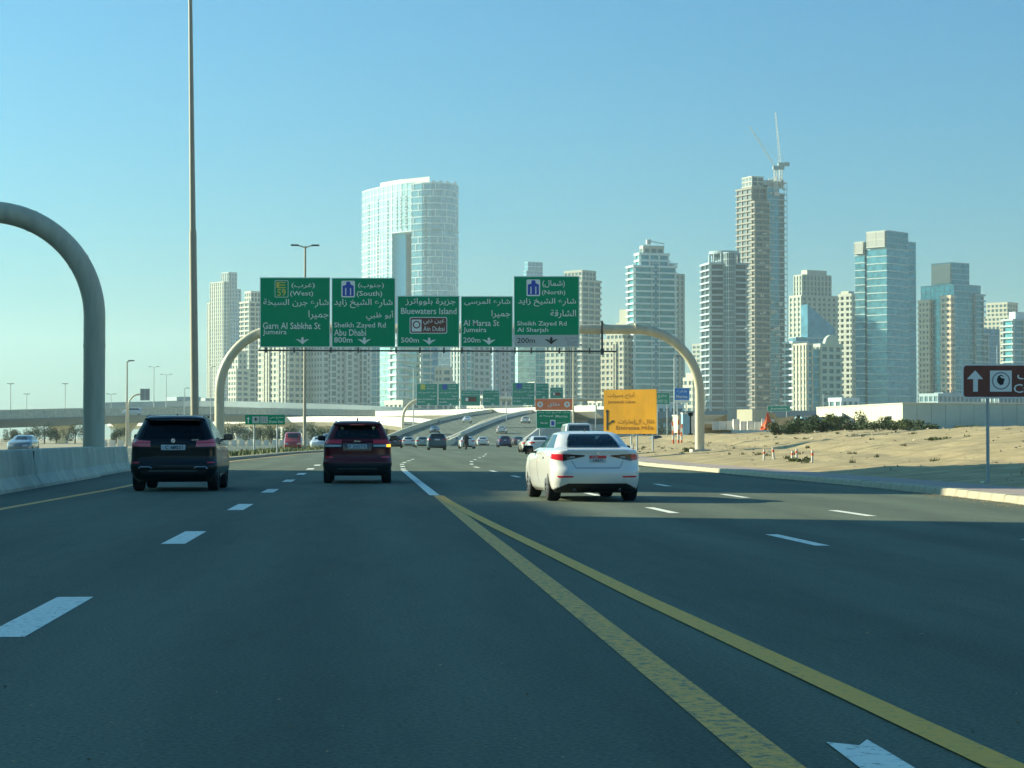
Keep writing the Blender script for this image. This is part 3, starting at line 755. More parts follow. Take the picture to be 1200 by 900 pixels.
lamp(593.5, 458, 460, 'thin lamp pole in the gap between the far green boards', 2, .9, .12, m='steel')
lamp(698, 470, 480, 'short thin lamp pole left of the yellow sign', 2, .9, .12, m='steel')
lamp(12, 450, 520, 'leftmost thin pole, above the flyover at the left edge', 2, .5, .16, m='steel')
lamp(31, 462, 560, 'second thin pole from the left edge above the flyover', 2, .5, .14, m='steel')
lamp(76, 450, 520, 'lone thin pole above the flyover left of the big arch post', 2, .4, .14, m='steel')
lamp(180, 430, 600, 'thin pole with a cross head right of the sign on a curved arm', 2, 1.2, .18, m='steel')
lamp(194.5, 439, 640, 'thin pole with a cross head left of the tall mast', 2, 1.5, .18, m='steel')
lamp(216, 455, 520, 'thin pole hard beside the tall mast on its left', 1, .8, .14, m='steel')
lamp(247, 430, 520, 'thin pole between the tall mast and the left gantry post', 1, .8, .14, m='steel')
lamp(130, 462, 520, 'short thin pole just right of the big arch post', 2, .9, .12, m='steel')
lamp(597, 478, 700, 'tiny lamp on the sunlit flyover under the far gantry gap', 2, 1, .12, m='steel')
lamp(965, 462, 420, 'thin pole rising over the dark posts at the site', 1, .8, .12, m='steel')
lamp(1169, 405, 900, 'thin pole behind the brown sign, in front of the teal block', 2, 2.0, .25, m='steel')
# sign on a curved arm far left
t = thing('arm_sign', 'small dark sign on a curved arm pole beside the left street lamp', 'road sign', (P(150.5, 513, 300).x, 300, 0)); o0 = Vector(t.location)
zt = P(150, 462, 300).z
mb = MB(); mb.tube([Vector((0, 0, 0)), Vector((0, 0, zt - 1.6))] + arc(1.6, zt - 1.6, 1.6, 180, 90, 8, 0)[1:] + [Vector((2.6, 0, zt))], .13, 10); mb.build('curved_arm', 'gantry', t, smooth=40)
mb = MB(); mb.box(1.7, 2.35, -.25, -.19, zt - .9, zt + .8); mb.box(2.38, 3.05, -.25, -.19, zt - .9, zt + .8); mb.build('sign_board', 'sign_back', t)

# ============================================================ FLYOVERS AND RAMPS
def deck(name, label, path, width, thick, mats, parapet=.9, piers=None, group=None, ptype='pier', solid=False):
    """elevated road along path [(x, y, z_top)], road surface, side girders, parapets and its own piers"""
    t = thing(name, label, 'flyover' if not solid else 'ramp', (path[0][0], path[0][1], 0), 0, group); o0 = Vector(t.location)
    pts = [Vector(p) for p in path]
    # resample smoothly
    sm = []
    for i in range(len(pts) - 1):
        p0 = pts[max(i - 1, 0)]; p1 = pts[i]; p2 = pts[i + 1]; p3 = pts[min(i + 2, len(pts) - 1)]
        for k in range(6):
            u = k / 6; sm.append(.5 * ((2 * p1) + (p2 - p0) * u + (2 * p0 - 5 * p1 + 4 * p2 - p3) * u * u + (3 * p1 - p0 - 3 * p2 + p3) * u ** 3))
    sm.append(pts[-1])
    side = []
    for i, p in enumerate(sm):
        d = sm[min(i + 1, len(sm) - 1)] - sm[max(i - 1, 0)]; d.z = 0; d.normalize(); side.append(Vector((d.y, -d.x, 0)))
    def loft(offs, nm, m):
        "closed section swept along: offs = [(side, dz)]; dz None means the ground"
        mb = MB(); n = len(offs)
        for p, s in zip(sm, side):
            for a, dz in offs:
                q = p + s * a - o0; mb.v.append((q.x, q.y, (p.z + dz) if dz is not None else -.1))
        for i in range(len(sm) - 1):
            for k in range(n):
                k2 = (k + 1) % n; mb.q(i * n + k, i * n + k2, (i + 1) * n + k2, (i + 1) * n + k)
        mb.q(*range(n)); mb.q(*range(len(sm) * n - 1, (len(sm) - 1) * n - 1, -1))
        return mb.build(nm, m, t)
    h = width / 2
    if solid: loft([(-h, 0), (h, 0), (h, None), (-h, None)], 'embankment_wall', mats[0])
    else: loft([(-h, 0), (h, 0), (h, -.5), (h * .62, -thick), (-h * .62, -thick), (-h, -.5)], 'girder', mats[0])
    loft([(-h + .35, .004), (h - .35, .004), (h - .35, .03), (-h + .35, .03)], 'roadway', mats[1])
    loft([(-h - .03, -.35), (-h - .03, parapet), (-h + .27, parapet), (-h + .27, .0)], 'parapet', mats[2])
    loft([(h + .03, -.35), (h + .03, parapet), (h - .27, parapet), (h - .27, .0)], 'parapet', mats[2])
    if piers:
        acc = 0; last = sm[0]
        for p, s in zip(sm[1:], side[1:]):
            acc += (p - last).length; last = p
            if acc >= piers:
                acc = 0; d = Vector((-s.y, s.x, 0)); mb = MB(); q = p - o0
                b0 = h * .22; b1 = h * .6; zt = p.z - thick + .02
                vs = []
                for zz, ww in ((-.1, b0), (zt * .55, b0 * 1.15), (zt, b1)):
                    for sx, sy in ((-1, -1), (1, -1), (1, 1), (-1, 1)): v = q + s * ww * sx + d * .8 * sy; vs.append((v.x, v.y, zz))
                mb.add(vs, [(0, 1, 2, 3)] + [(k * 4 + i, k * 4 + (i + 1) % 4, k * 4 + 4 + (i + 1) % 4, k * 4 + 4 + i) for k in range(2) for i in range(4)] + [(8, 9, 10, 11)])
                mb.build(ptype, mats[2], t)
    return t
def pp(px, py, Y): v = P(px, py, Y); return (v.x, Y, v.z)
def pz(px, z, Y): return (P(px, 500, Y).x, Y, z)
# long flyover across the left side
deck('flyover', 'long shaded flyover running across the left side behind the oncoming traffic',
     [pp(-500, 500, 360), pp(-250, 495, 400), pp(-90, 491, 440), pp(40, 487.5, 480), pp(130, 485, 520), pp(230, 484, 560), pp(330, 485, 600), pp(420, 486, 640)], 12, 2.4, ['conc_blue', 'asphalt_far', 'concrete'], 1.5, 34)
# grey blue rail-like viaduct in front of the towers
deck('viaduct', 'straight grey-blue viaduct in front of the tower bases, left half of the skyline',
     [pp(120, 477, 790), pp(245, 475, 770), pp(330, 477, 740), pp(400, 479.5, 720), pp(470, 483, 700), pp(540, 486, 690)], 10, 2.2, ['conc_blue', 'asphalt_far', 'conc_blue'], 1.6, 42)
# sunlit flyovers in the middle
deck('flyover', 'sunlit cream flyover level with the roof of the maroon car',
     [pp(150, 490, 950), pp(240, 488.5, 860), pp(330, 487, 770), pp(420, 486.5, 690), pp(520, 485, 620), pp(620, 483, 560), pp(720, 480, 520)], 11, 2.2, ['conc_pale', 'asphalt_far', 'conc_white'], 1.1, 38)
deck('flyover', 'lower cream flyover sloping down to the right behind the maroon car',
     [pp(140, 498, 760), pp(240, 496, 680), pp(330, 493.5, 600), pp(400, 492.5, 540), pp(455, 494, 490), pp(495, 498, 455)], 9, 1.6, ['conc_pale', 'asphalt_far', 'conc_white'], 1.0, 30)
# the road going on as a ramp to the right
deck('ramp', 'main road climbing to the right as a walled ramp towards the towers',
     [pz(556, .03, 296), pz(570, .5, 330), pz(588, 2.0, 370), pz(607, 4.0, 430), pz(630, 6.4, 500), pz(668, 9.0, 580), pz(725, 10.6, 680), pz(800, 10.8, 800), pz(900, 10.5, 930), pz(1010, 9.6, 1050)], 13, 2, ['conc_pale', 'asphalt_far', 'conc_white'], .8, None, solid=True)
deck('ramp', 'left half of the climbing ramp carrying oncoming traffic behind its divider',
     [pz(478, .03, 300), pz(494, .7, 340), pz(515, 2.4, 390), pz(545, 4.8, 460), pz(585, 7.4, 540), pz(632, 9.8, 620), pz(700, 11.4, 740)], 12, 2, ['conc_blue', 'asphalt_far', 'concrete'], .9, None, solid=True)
# low deck behind the construction site
deck('viaduct', 'low grey viaduct behind the construction site, between the yellow sign and the cream wall',
     [pp(690, 489, 560), pp(800, 487.5, 570), pp(900, 486.5, 590), pp(990, 487, 610), pp(1100, 488, 640), pp(1260, 489, 680)], 10, 2.0, ['conc_blue', 'asphalt_far', 'conc_blue'], 1.3, 36)

# ============================================================ TOWERS
_wm = {}
def wallm(c, rough=.75):
    k = ('w',) + c
    if k not in _wm: _wm[k] = mat('facade_wall', c, rough, noise=.07, nscale=.05)
    return _wm[k]
def glassm(c, rough=.22, metal=.3):
    k = ('g',) + c
    if k not in _wm: _wm[k] = mat('facade_glass', c, rough, metal=metal, spec=.6, noise=.45, nscale=.30)
    return _wm[k]
def offset_poly(poly, d):
    n = len(poly); out = []
    for i in range(n):
        a = Vector(poly[i - 1][:2]); b = Vector(poly[i][:2]); c = Vector(poly[(i + 1) % n][:2])
        e1 = (b - a).normalized(); e2 = (c - b).normalized()
        n1 = Vector((e1.y, -e1.x)); n2 = Vector((e2.y, -e2.x)); m = (n1 + n2)
        m = m / max(m.length_squared, .3) * 2 if m.length > 1e-6 else n1
        out.append((b.x + m.x * d, b.y + m.y * d))
    return out
def facade(root, poly, z0, z1, st, wall, glass, rnd=None, ztop=None):
    """glass core with real floor bands and piers standing proud of it (poly counter-clockwise)"""
    rnd = rnd or random
    core = MB(); core.prism(poly, z0, z1 - .2, ztop and [z - .2 for z in ztop]); core.build('glazing', glass, root)
    fh, bh, bp, bay, pw, ppd = st
    n = max(1, round((z1 - z0) / fh)); fh = (z1 - z0) / n
    mb = MB(); rg = offset_poly(poly, bp)
    for k in range(n + 1):
        z = z0 + k * fh
        if ztop and z > min(ztop): break
        mb.prism(rg, z - bh * .5, min(z + bh * .5, z1) if k < n else z + bh * .7)
    mb.build('floor_band', wall, root, stuff=True)
    if pw:
        mb = MB(); m = len(poly)
        for i in range(m):
            a = Vector(poly[i][:2]); b = Vector(poly[(i + 1) % m][:2]); e = b - a; l = e.length
            if l < pw * 1.5: continue
            e.normalize(); nn = Vector((e.y, -e.x)); c = max(1, round(l / bay))
            for k in range(c + 1):
                s = l * k / c; w2 = pw / 2
                s0 = max(0, s - w2); s1 = min(l, s + w2)
                if s1 - s0 < pw * .4: continue
                q = [a + e * s0 - nn * .3, a + e * s0 + nn * ppd, a + e * s1 + nn * ppd, a + e * s1 - nn * .3]
                mb.prism([(v.x, v.y) for v in q], z0 + .05, z1 - .05)
        mb.build('facade_pier', wall, root, stuff=True)
GRID = (3.4, 1.5, .40, 3.6, 1.35, .35)
GRIDF = (3.4, 1.2, .3, 2.8, .9, .26)
BALC = (3.5, .95, 1.3, 9, .5, .9)
BALN = (3.5, 1.15, .9, 5, 1.0, .6)
GLAS = (3.8, .5, .15, 3.9, .22, .12)
GLAB = (4.0, .55, .25, 0, 0, 0)
VERT = (3.5, .9, .15, 3.2, 1.5, .5)
def tower(name, label, pl, pm, pr, ytop, D, alpha, blocks, wall, glass):
    a = R(alpha); Hh = CAMZ + (HOR - ytop) * D / F
    near = P(pm, 500, D)
    tl, tr = P(pl, 500, 1).x, P(pr, 500, 1).x; ca, sa = math.cos(a), math.sin(a)
    Wr = (tr * D - near.x) / (ca - tr * sa); Wl = max(8.0, (near.x - tl * D) / (sa + tl * ca))
    t = thing(name, label, 'tower', (near.x, D, 0), a)
    for b in blocks:
        u0, u1, v0, v1, h0, h1, st = b[:7]
        wl = b[7] if len(b) > 7 and b[7] else wall; gl = b[8] if len(b) > 8 and b[8] else glass
        poly = [(u0 * Wr, v0 * Wl), (u1 * Wr, v0 * Wl), (u1 * Wr, v1 * Wl), (u0 * Wr, v1 * Wl)]
        z0, z1 = h0 * Hh, h1 * Hh
        if st is None:
            mb = MB(); mb.prism(poly, z0, z1); mb.build('roof_block' if h0 > .5 else 'blank_wall', wl, t)
        else: facade(t, poly, z0, z1, st, wl, gl)
    t['hh'] = Hh; t['wr'] = Wr; t['wl'] = Wl
    return t
cream = wallm((.54, .50, .38)); cream2 = wallm((.56, .54, .44)); beige = wallm((.46, .45, .38)); white = wallm((.60, .68, .66)); grey = wallm((.42, .47, .45))
bgrey = wallm((.34, .43, .45)); pgreen = wallm((.45, .52, .42)); purple = wallm((.36, .40, .46)); peach = wallm((.66, .50, .36))
gdark = glassm((.03, .07, .09), .35, 0.0); gteal = glassm((.07, .27, .32)); gblue = glassm((.08, .24, .34)); gpale = glassm((.36, .58, .55)); gmid = glassm((.07, .15, .17), .3, .1)

tower('tower', 'stepped grey-blue tower with pale vertical fins, leftmost of the skyline, beside the tall mast', 245, 262, 287, 320, 1900, 38,
      [(0, 1, 0, 1, 0, .60, GRIDF, bgrey, gblue), (-.04, .22, -.04, .9, 0, .94, VERT, cream2, gblue), (.22, .80, .02, .8, .6, .90, VERT, grey, gblue), (.28, .66, .1, .6, .90, 1.0, VERT, grey, gblue),
       (.80, .97, .1, .9, .60, .76, VERT, bgrey, gblue), (-.02, .1, .9, 1.12, 0, .82, VERT, cream2, gblue), (.25, .6, -.08, 0, .50, .76, GRIDF, bgrey, gblue)], grey, gblue)
tower('tower', 'slim white tower with stacked dark balconies behind the left bend of the gantry', 282, 292, 318, 343, 1500, 35,
      [(0, 1, 0, 1, 0, .93, BALN), (.1, .8, .1, .8, .93, 1.0, GRIDF), (.35, .55, -.05, .02, 0, .9, VERT)], cream2, gdark)
tower('tower', 'low cream tower left of the slim white one, below the gantry bend', 268, 277, 291, 414, 1300, 35, [(0, 1, 0, 1, 0, .8, GRID), (.2, .9, .1, .8, .8, 1, GRID)], cream2, gmid)
tower('tower', 'cream apartment tower below the left end board of the gantry', 303, 338, 358, 384, 1150, 40,
      [(0, 1, 0, 1, 0, .95, GRID), (.1, .9, .1, .9, .95, 1, GRIDF), (-.05, .08, .05, .3, 0, .93, VERT), (-.05, .03, .6, .8, 0, .93, VERT)], cream2, gmid)
tower('tower', 'wide apartment slab with sunlit cream end and long grey-blue front, below the (South) board', 358, 378, 434, 390, 1150, 28,
      [(0, 1, 0, 1, 0, 1, GRID), (.12, .26, -.10, 0, 0, .98, VERT), (.45, .58, -.12, 0, 0, .98, VERT), (.78, .9, -.10, 0, 0, .98, VERT)], wallm((.46, .51, .50)), gmid)
tower('tower', 'narrow deep blue glass tower just left of the pale glass one', 432, 435, 447, 392, 1250, 25, [(0, 1, 0, 1, 0, 1, GLAS, grey, glassm((.05, .20, .28)))], grey, gblue)
tower('tower', 'pale teal glass tower under the right part of the (South) board', 445, 457, 463, 396, 1200, 40, [(0, 1, 0, 1, 0, 1, GLAS, white, gpale)], white, gpale)
tower('tower', 'pale green tower with white balcony bands below the Bluewaters board', 462, 466, 491, 388, 1000, 22,
      [(0, .35, 0, 1, 0, 1, BALC, white, gpale), (.35, 1, .15, 1, 0, .97, BALC, pgreen, gpale)], white, gpale)
tower('tower', 'greenish tower with blue corner glass right of the pale green balcony tower', 488, 494, 514, 398, 1050, 25,
      [(0, .5, 0, 1, 0, 1, BALN, grey, gteal), (.5, 1, .1, 1, 0, .96, GLAS, bgrey, gblue)], grey, gteal)
tower('tower', 'small cream stepped block behind the far green boards', 512, 518, 532, 432, 1000, 30, [(0, 1, 0, 1, 0, .8, GRID), (.1, .8, .1, .9, .8, 1, GRID)], cream2, gmid)
tower('tower', 'grey tower with vertical stripes below the Al Marsa board', 529, 540, 575, 378, 1100, 28,
      [(0, .45, 0, 1, 0, 1, VERT, wallm((.42, .46, .43)), gteal), (.45, 1, .1, 1, 0, .98, GRID, grey, gmid), (.2, .3, -.06, 0, 0, .95, VERT, white, gteal)], grey, gteal)
tower('tower', 'purple-grey tower with dark window columns left of the pale glass tower', 573, 579, 603, 386, 1150, 28, [(0, 1, 0, 1, 0, 1, VERT, purple, gblue), (.3, .7, -.08, 0, 0, .97, GRID, purple, gdark)], purple, gblue)
tower('tower', 'wide pale teal glass block under the (North) board', 600, 607, 644, 402, 1300, 22, [(0, .55, 0, 1, 0, 1, GLAS, white, gpale), (.55, 1, .1, 1, 0, .96, GLAS, grey, gteal)], white, gpale)
tower('tower', 'small cream building with a low dome behind the far right green board', 618, 624, 642, 447, 1000, 30, [(0, 1, 0, 1, 0, .86, GRID), (.2, .8, .1, .9, .86, 1, None)], cream2, gmid)
tower('tower', 'slim blue glass tower peeking over the top of the (North) board', 613, 617, 636, 306, 2100, 20, [(0, 1, 0, 1, 0, .95, GLAS), (.1, 1, 0, 1, .95, 1, GLAS)], bgrey, gblue)
tower('tower', 'grey-green window tower in front of the beige tower, below the (North) board', 640, 662, 676, 404, 1120, 40, [(0, 1, 0, 1, 0, 1, GRID), (.3, .6, -.06, 0, 0, 1, VERT)], wallm((.44, .46, .38)), gmid)
tower('tower', 'beige tower with a shaded right side rising behind the (North) board', 650, 682, 703, 322, 1250, 42,
      [(0, 1, 0, 1, 0, .97, BALN), (.1, .85, .05, .7, .97, 1.03, GRIDF), (1, 1.2, .1, .6, 0, .55, BALN)], beige, gmid)
tower('tower', 'cream tower with window columns just above the yellow sign', 705, 731, 744, 393, 1150, 42, [(0, 1, 0, 1, 0, .96, GRID), (.1, .8, .1, .8, .96, 1.02, GRIDF), (-.06, .02, .3, .45, 0, .93, VERT)], cream, gmid)
tower('tower', 'plain cream tower behind, showing over the gantry beam beside the striped tower', 722, 737, 748, 361, 1350, 42, [(0, 1, 0, 1, 0, .9, None), (.1, .9, .1, .8, .9, 1, None)], cream, gmid)
t = tower('tower', 'white balcony-banded tower with a blue glass centre and a stepped crown', 737, 744, 791, 304, 1150, 14,
      [(.0, .42, 0, 1, 0, .97, BALC, white, gteal), (.42, .60, -.06, 1, 0, .99, GLAS, bgrey, glassm((.06, .22, .30))), (.60, 1, 0, 1, 0, .97, BALC, white, gteal),
       (.15, .85, .1, .8, .97, 1.04, BALN, white, gteal), (.25, .75, .2, .7, 1.04, 1.08, GRID, beige, gmid)], white, gteal)
mb = MB(); h = t['hh']; wr = t['wr']; mb.tube([(wr * .42, 4, h * 1.08), (wr * .42, 4, h * 1.13)], .4, 8); mb.tube([(wr * .36, 4, h * 1.12), (wr * .8, 4, h * 1.105)], .3, 6); mb.box(wr * .36, wr * .46, 3, 5, h * 1.10, h * 1.125); mb.build('roof_crane', 'steel', t)
mb = MB(); mb.prism([(wr * .82, 0), (wr * 1.08, 0), (wr * 1.08, 12), (wr * .82, 12)], h * .985, h * .995); mb.build('roof_canopy', white, t)
tower('tower', 'plain grey-beige tower against the right side of the white banded tower', 790, 792, 802, 320, 1260, 12, [(0, 1, 0, 1, 0, 1, VERT)], wallm((.40, .40, .35)), gmid)
tower('tower', 'grey block behind the right gantry post with a narrow cream edge', 812, 826, 836, 403, 1500, 40, [(0, 1, 0, 1, 0, 1, GRID)], wallm((.45, .45, .38)), gmid)
tower('tower', 'small stepped cream building seen through the right gantry bend', 802, 812, 826, 436, 1000, 35, [(0, 1, 0, 1, 0, .7, GRID), (.1, .8, .1, .9, .7, .9, GRID), (.2, .6, .2, .8, .9, 1, None)], cream2, gmid)
# round-fronted balcony tower
D = 1100; cx = P(854.5, 500, D).x; W_ = 43 * D / F; Hh = CAMZ + (HOR - 291) * D / F
t = thing('tower', 'dark tower with white balcony stacks and a rounded glass centre, right of the gantry post', 'tower', (cx, D, 0), R(8))
sidep = lambda s: [(s * W_ * .5, 1), (s * W_ * .5, 16), (s * W_ * .22, 16), (s * W_ * .22, 1)]
for s in (-1, 1):
    q = sidep(s); q = q if s < 0 else q[::-1]
    q = [(-W_ * .5, 1), (-W_ * .16, 0), (-W_ * .16, 16), (-W_ * .5, 16)] if s < 0 else [(W_ * .16, 0), (W_ * .5, 1), (W_ * .5, 16), (W_ * .16, 16)]
    facade(t, q, 0, Hh * .58, BALC, wallm((.37, .44, .46)), gdark); facade(t, q, Hh * .60, Hh * .93, BALC, wallm((.37, .44, .46)), gdark)
    q2 = offset_poly(q, -.5); mb = MB(); mb.prism(q2, Hh * .58, Hh * .60); mb.build('service_floor', gdark, t)
cen = [(W_ * .16 * math.cos(R(a)), -1 + 4.5 * math.sin(R(a))) for a in range(180, 361, 20)] + [(W_ * .16, 17), (-W_ * .16, 17)]
facade(t, cen, 0, Hh * .985, (3.5, .5, .15, 3, .3, .15), bgrey, gdark)
mb = MB()
ringp = [(W_ * .42 * math.cos(R(a)), 8 + 9 * math.sin(R(a))) for a in range(0, 360, 15)]
for (x, y) in ringp[::2]: mb.box(x - .4, x + .4, y - .4, y + .4, Hh * .93, Hh * .985)
mb.prism(ringp, Hh * .985, Hh); mb.build('roof_crown', bgrey, t)
# unfinished tower with cranes
t = tower('unfinished_tower', 'tallest right-hand tower, unfinished concrete floors with cranes on top', 865, 884, 922, 202, 1300, 24,
      [(0, .42, .1, 1, 0, .955, (3.7, 1.0, 1.0, 5, .9, .6), wallm((.27, .24, .20)), gdark), (.42, .78, 0, .9, 0, .96, (3.7, .6, .4, 4, .4, .3), bgrey, gteal), (.78, 1, .12, 1, 0, .94, (3.7, .7, .6, 4, .6, .3), grey, gdark),
       (.05, .4, .2, .8, .965, 1.0, (3.7, .7, .3, 4, .8, .1), beige, gdark), (.4, .95, .1, .8, .97, .99, None, grey), (0, .42, -.08, .1, .10, .90, (3.7, 1.1, 1.1, 6, .6, .6), wallm((.30, .26, .21)), gdark)], grey, gmid)
h = t['hh']; wr = t['wr']; wl = t['wl']
mb = MB()
for k in range(44):
    z = h * .02 + k * h * .96 / 44; mb.box(wr + .3, wr + 2.2, 2, 5, z, z + .5)
mb.tube([(wr + 2.2, 2, 0), (wr + 2.2, 2, h * .99)], .22, 6); mb.tube([(wr + 2.2, 5, 0), (wr + 2.2, 5, h * .99)], .22, 6); mb.build('hoist_mast', 'steel', t)
rd_ = random.Random(9)
mb = MB()
for k in range(26):
    x = wr * rd_.uniform(.02, .98); y_ = rd_.uniform(.5, wl * .9); z0_ = h * (.95 if x < wr * .4 else .96); hh_ = rd_.uniform(2, 9); mb.box(x - .4, x + .4, y_ - .4, y_ + .4, z0_, z0_ + hh_)
    if k % 3 == 0: mb.box(x - 2.5, x + 2.5, y_ - 1.5, y_ + 1.5, z0_ + hh_ * .6, z0_ + hh_ * .6 + .5)
mb.build('bare_column', wallm((.44, .41, .36)), t, stuff=True)
mb = MB()
for k in range(60):
    z = rd_.uniform(.1, .95) * h; u = rd_.uniform(0, .75) * wr; mb.box(u, u + rd_.uniform(1.5, 4), -1.9, -.9, z, z + rd_.uniform(.4, 2.6))
mb.build('scaffold_sheet', wallm((.56, .52, .44)), t, stuff=True)
def crane(label, base, tip, group='cranes on the unfinished tower'):
    r_j = .09; c = thing('tower_crane', label, 'crane', base, 0, group); b = Vector(base); tp = Vector(tip) - b
    m_ = MB()
    for sx, sy in ((-1, -1), (1, -1), (1, 1), (-1, 1)): m_.tube([(sx * .9, sy * .9, -14), (sx * .9, sy * .9, 0)], .18, 5)
    for k in range(7):
        z = -14 + 2 * k
        for sx in (-1, 1): m_.tube([(sx * .9, -.9, z), (-sx * .9, -.9, z + 2)], .1, 4); m_.tube([(-.9, sx * .9, z), (.9, -sx * .9 if False else sx * .9, z + 2)], .1, 4)
    m_.build('crane_mast', 'conc_white', c)
    m_ = MB(); m_.box(-1.8, 1.8, -1.5, 1.5, 0, 2.4); m_.box(2.0, 5.5, -1.4, 1.4, .2, 2.6); m_.build('machinery_deck', 'conc_blue', c)
    m_ = MB(); n = 14; d = tp.normalized(); s = Vector((0, 1, 0)); u = d.cross(s).normalized()
    L3 = [[tp * (k / n) + o * (1.0 - .6 * k / n) + Vector((0, 0, 2)) for k in range(n + 1)] for o in (s * .8, -s * .8, u * 1.3)]
    for l in L3: m_.tube(l, r_j, 4)
    for k in range(n):
        m_.tube([L3[0][k], L3[2][k + 1]], .05, 4); m_.tube([L3[1][k], L3[2][k + 1]], .05, 4); m_.tube([L3[0][k], L3[1][k + 1]], .05, 4)
    m_.build('luffing_jib', 'conc_white', c)
    m_ = MB(); m_.tube([(2.5, 0, 2.2), (.5, 0, 9)], .16, 5); m_.tube([(.5, 0, 9), tuple(tp * .75 + Vector((0, 0, 2)))], .07, 4); m_.build('back_stay', 'steel', c)
crane('right crane of the unfinished tower, jib pointing almost straight up', pp(915, 195, 1312), pp(909, 135, 1312))
crane('left crane of the unfinished tower, faint jib leaning to the left', pp(909, 199, 1306), pp(879, 152, 1306))
# towers right of it
tower('tower', 'broad grey-beige tower with a stepped crown right of the unfinished tower', 926, 940, 986, 345, 1400, 24,
      [(0, 1, 0, 1, 0, 1.0, (3.5, 1.6, .3, 4.2, 2.0, .6)), (.05, .78, .1, .8, 1.0, 1.15, VERT), (.2, .7, .2, .7, 1.15, 1.19, None)], wallm((.44, .44, .36)), gmid)
t = tower('tower', 'blue glass block with a sloping roof in front of the grey-beige tower', 928, 933, 980, 394, 1200, 20, [(0, 1, 0, 1, 0, 1.0, GLAS, bgrey, gblue)], bgrey, gblue)
wr, wl, h = t['wr'], t['wl'], t['hh']
mb = MB(); mb.prism([(wr * .3, .3), (wr * .98, .3), (wr * .98, wl - .3), (wr * .3, wl - .3)], h, h, [h * 1.33, h * 1.10, h * 1.10, h * 1.33]); mb.build('sloping_top', gblue, t)
tower('tower', 'small tower with zigzag white balconies left of the green-cream tower', 927, 930, 944, 400, 1080, 20, [(0, 1, 0, 1, 0, 1.0, BALC)], white, gmid)
t = tower('tower', 'pale green-cream tower with a domed parapet, in front of the blue glass block', 930, 946, 986, 402, 1000, 24,
      [(0, .16, 0, 1, 0, 1.0, VERT, cream, gteal), (.16, .4, .05, 1, 0, .95, GLAS, pgreen, gteal), (.4, 1, 0, 1, 0, .99, (3.6, 1.5, .7, 4.5, 1.6, .4), pgreen, gmid)], pgreen, gteal)
wr, h = t['wr'], t['hh']
mb = MB(); mb.add([(wr * .7 + 4.5 * math.cos(R(a)), y, h * .99 + 5.5 * math.sin(R(a))) for y in (-1, 1) for a in range(0, 181, 20)], [tuple(range(10)), tuple(range(19, 9, -1))] + [(i, i + 1, i + 11, i + 10) for i in range(9)] + [(9, 0, 10, 19)]); mb.build('arched_parapet', pgreen, t)
tower('tower', 'narrow cream tower with balconies touching the left side of the tall glass tower', 987, 998, 1006, 338, 1250, 42, [(0, 1, 0, 1, 0, .97, (3.5, 1.5, 1.1, 4, 1.8, 1.0)), (.1, .9, .3, 1, .97, 1, None)], cream2, gdark)
t = tower('tower', 'tall teal glass tower with a pale top band on its left face', 1003, 1040, 1078, 266, 1100, 42,
      [(0, .66, 0, .62, 0, .915, GLAB, wallm((.50, .58, .55)), glassm((.11, .30, .36), .2, .3)), (0, .66, .70, 1, 0, .89, GLAB, wallm((.50, .58, .55)), glassm((.11, .30, .36), .2, .3)), (.05, 1, .62, .70, 0, .90, GLAS, bgrey, gdark), (.66, 1, .1, 1, 0, .96, GLAB, bgrey, gteal),
       (0, .66, 0, .62, .915, 1.0, GLAS, bgrey, gteal), (0, .66, .70, 1, .89, .955, GLAS, bgrey, gteal), (-.04, -.008, .02, .60, .925, .995, (4, .7, .1, 6, .5, .1), wallm((.56, .54, .46)), wallm((.46, .45, .40))), (-.04, -.008, .71, .99, .90, .95, (4, .7, .1, 6, .5, .1), wallm((.56, .54, .46)), wallm((.46, .45, .40)))], bgrey, gteal)
t = tower('tower', 'blue-grey tower with two sunlit peach balcony strips on its left face', 1080, 1119, 1150, 326, 1250, 33,
      [(0, 1, 0, 1, 0, .98, GLAS, bgrey, gteal), (-.10, .02, .02, .30, 0, .90, (3.5, 1.7, .6, 3.4, 1.7, .5), peach, gmid), (-.10, .02, .66, .98, 0, .88, (3.5, 1.7, .6, 3.4, 1.7, .5), peach, gmid),
       (.03, .7, .1, .7, .98, 1.12, GLAS, bgrey, gteal), (.0, .025, .12, .68, .99, 1.115, None, wallm((.60, .50, .38))), (.75, 1.03, -.04, .2, 0, .92, BALC, bgrey, gteal)], bgrey, gteal)  # thin peach panel colours in the sunlight on the crown's left face
tower('tower', 'cream arched-top tower right of the blue-grey one, behind the smaller blocks', 1154, 1182, 1196, 352, 1600, 42, [(0, 1, 0, 1, 0, .9, GRID), (.05, .9, .05, .9, .9, 1, GRID)], cream, gmid)
tower('tower', 'small grey-blue block with a pale lower corner above the brown sign', 1144, 1152, 1172, 383, 1300, 25, [(0, 1, 0, 1, 0, 1, GLAS, bgrey, gblue), (-.03, .3, -.03, .5, 0, .95, BALN, grey, gmid)], grey, gblue)
tower('tower', 'teal balcony tower cut by the right edge of the photo', 1182, 1188, 1226, 372, 1200, 25, [(0, .9, 0, 1, 0, 1, BALC, wallm((.45, .52, .5)), gteal), (.1, .8, .1, .8, 1, 1.07, None, white)], white, gteal)

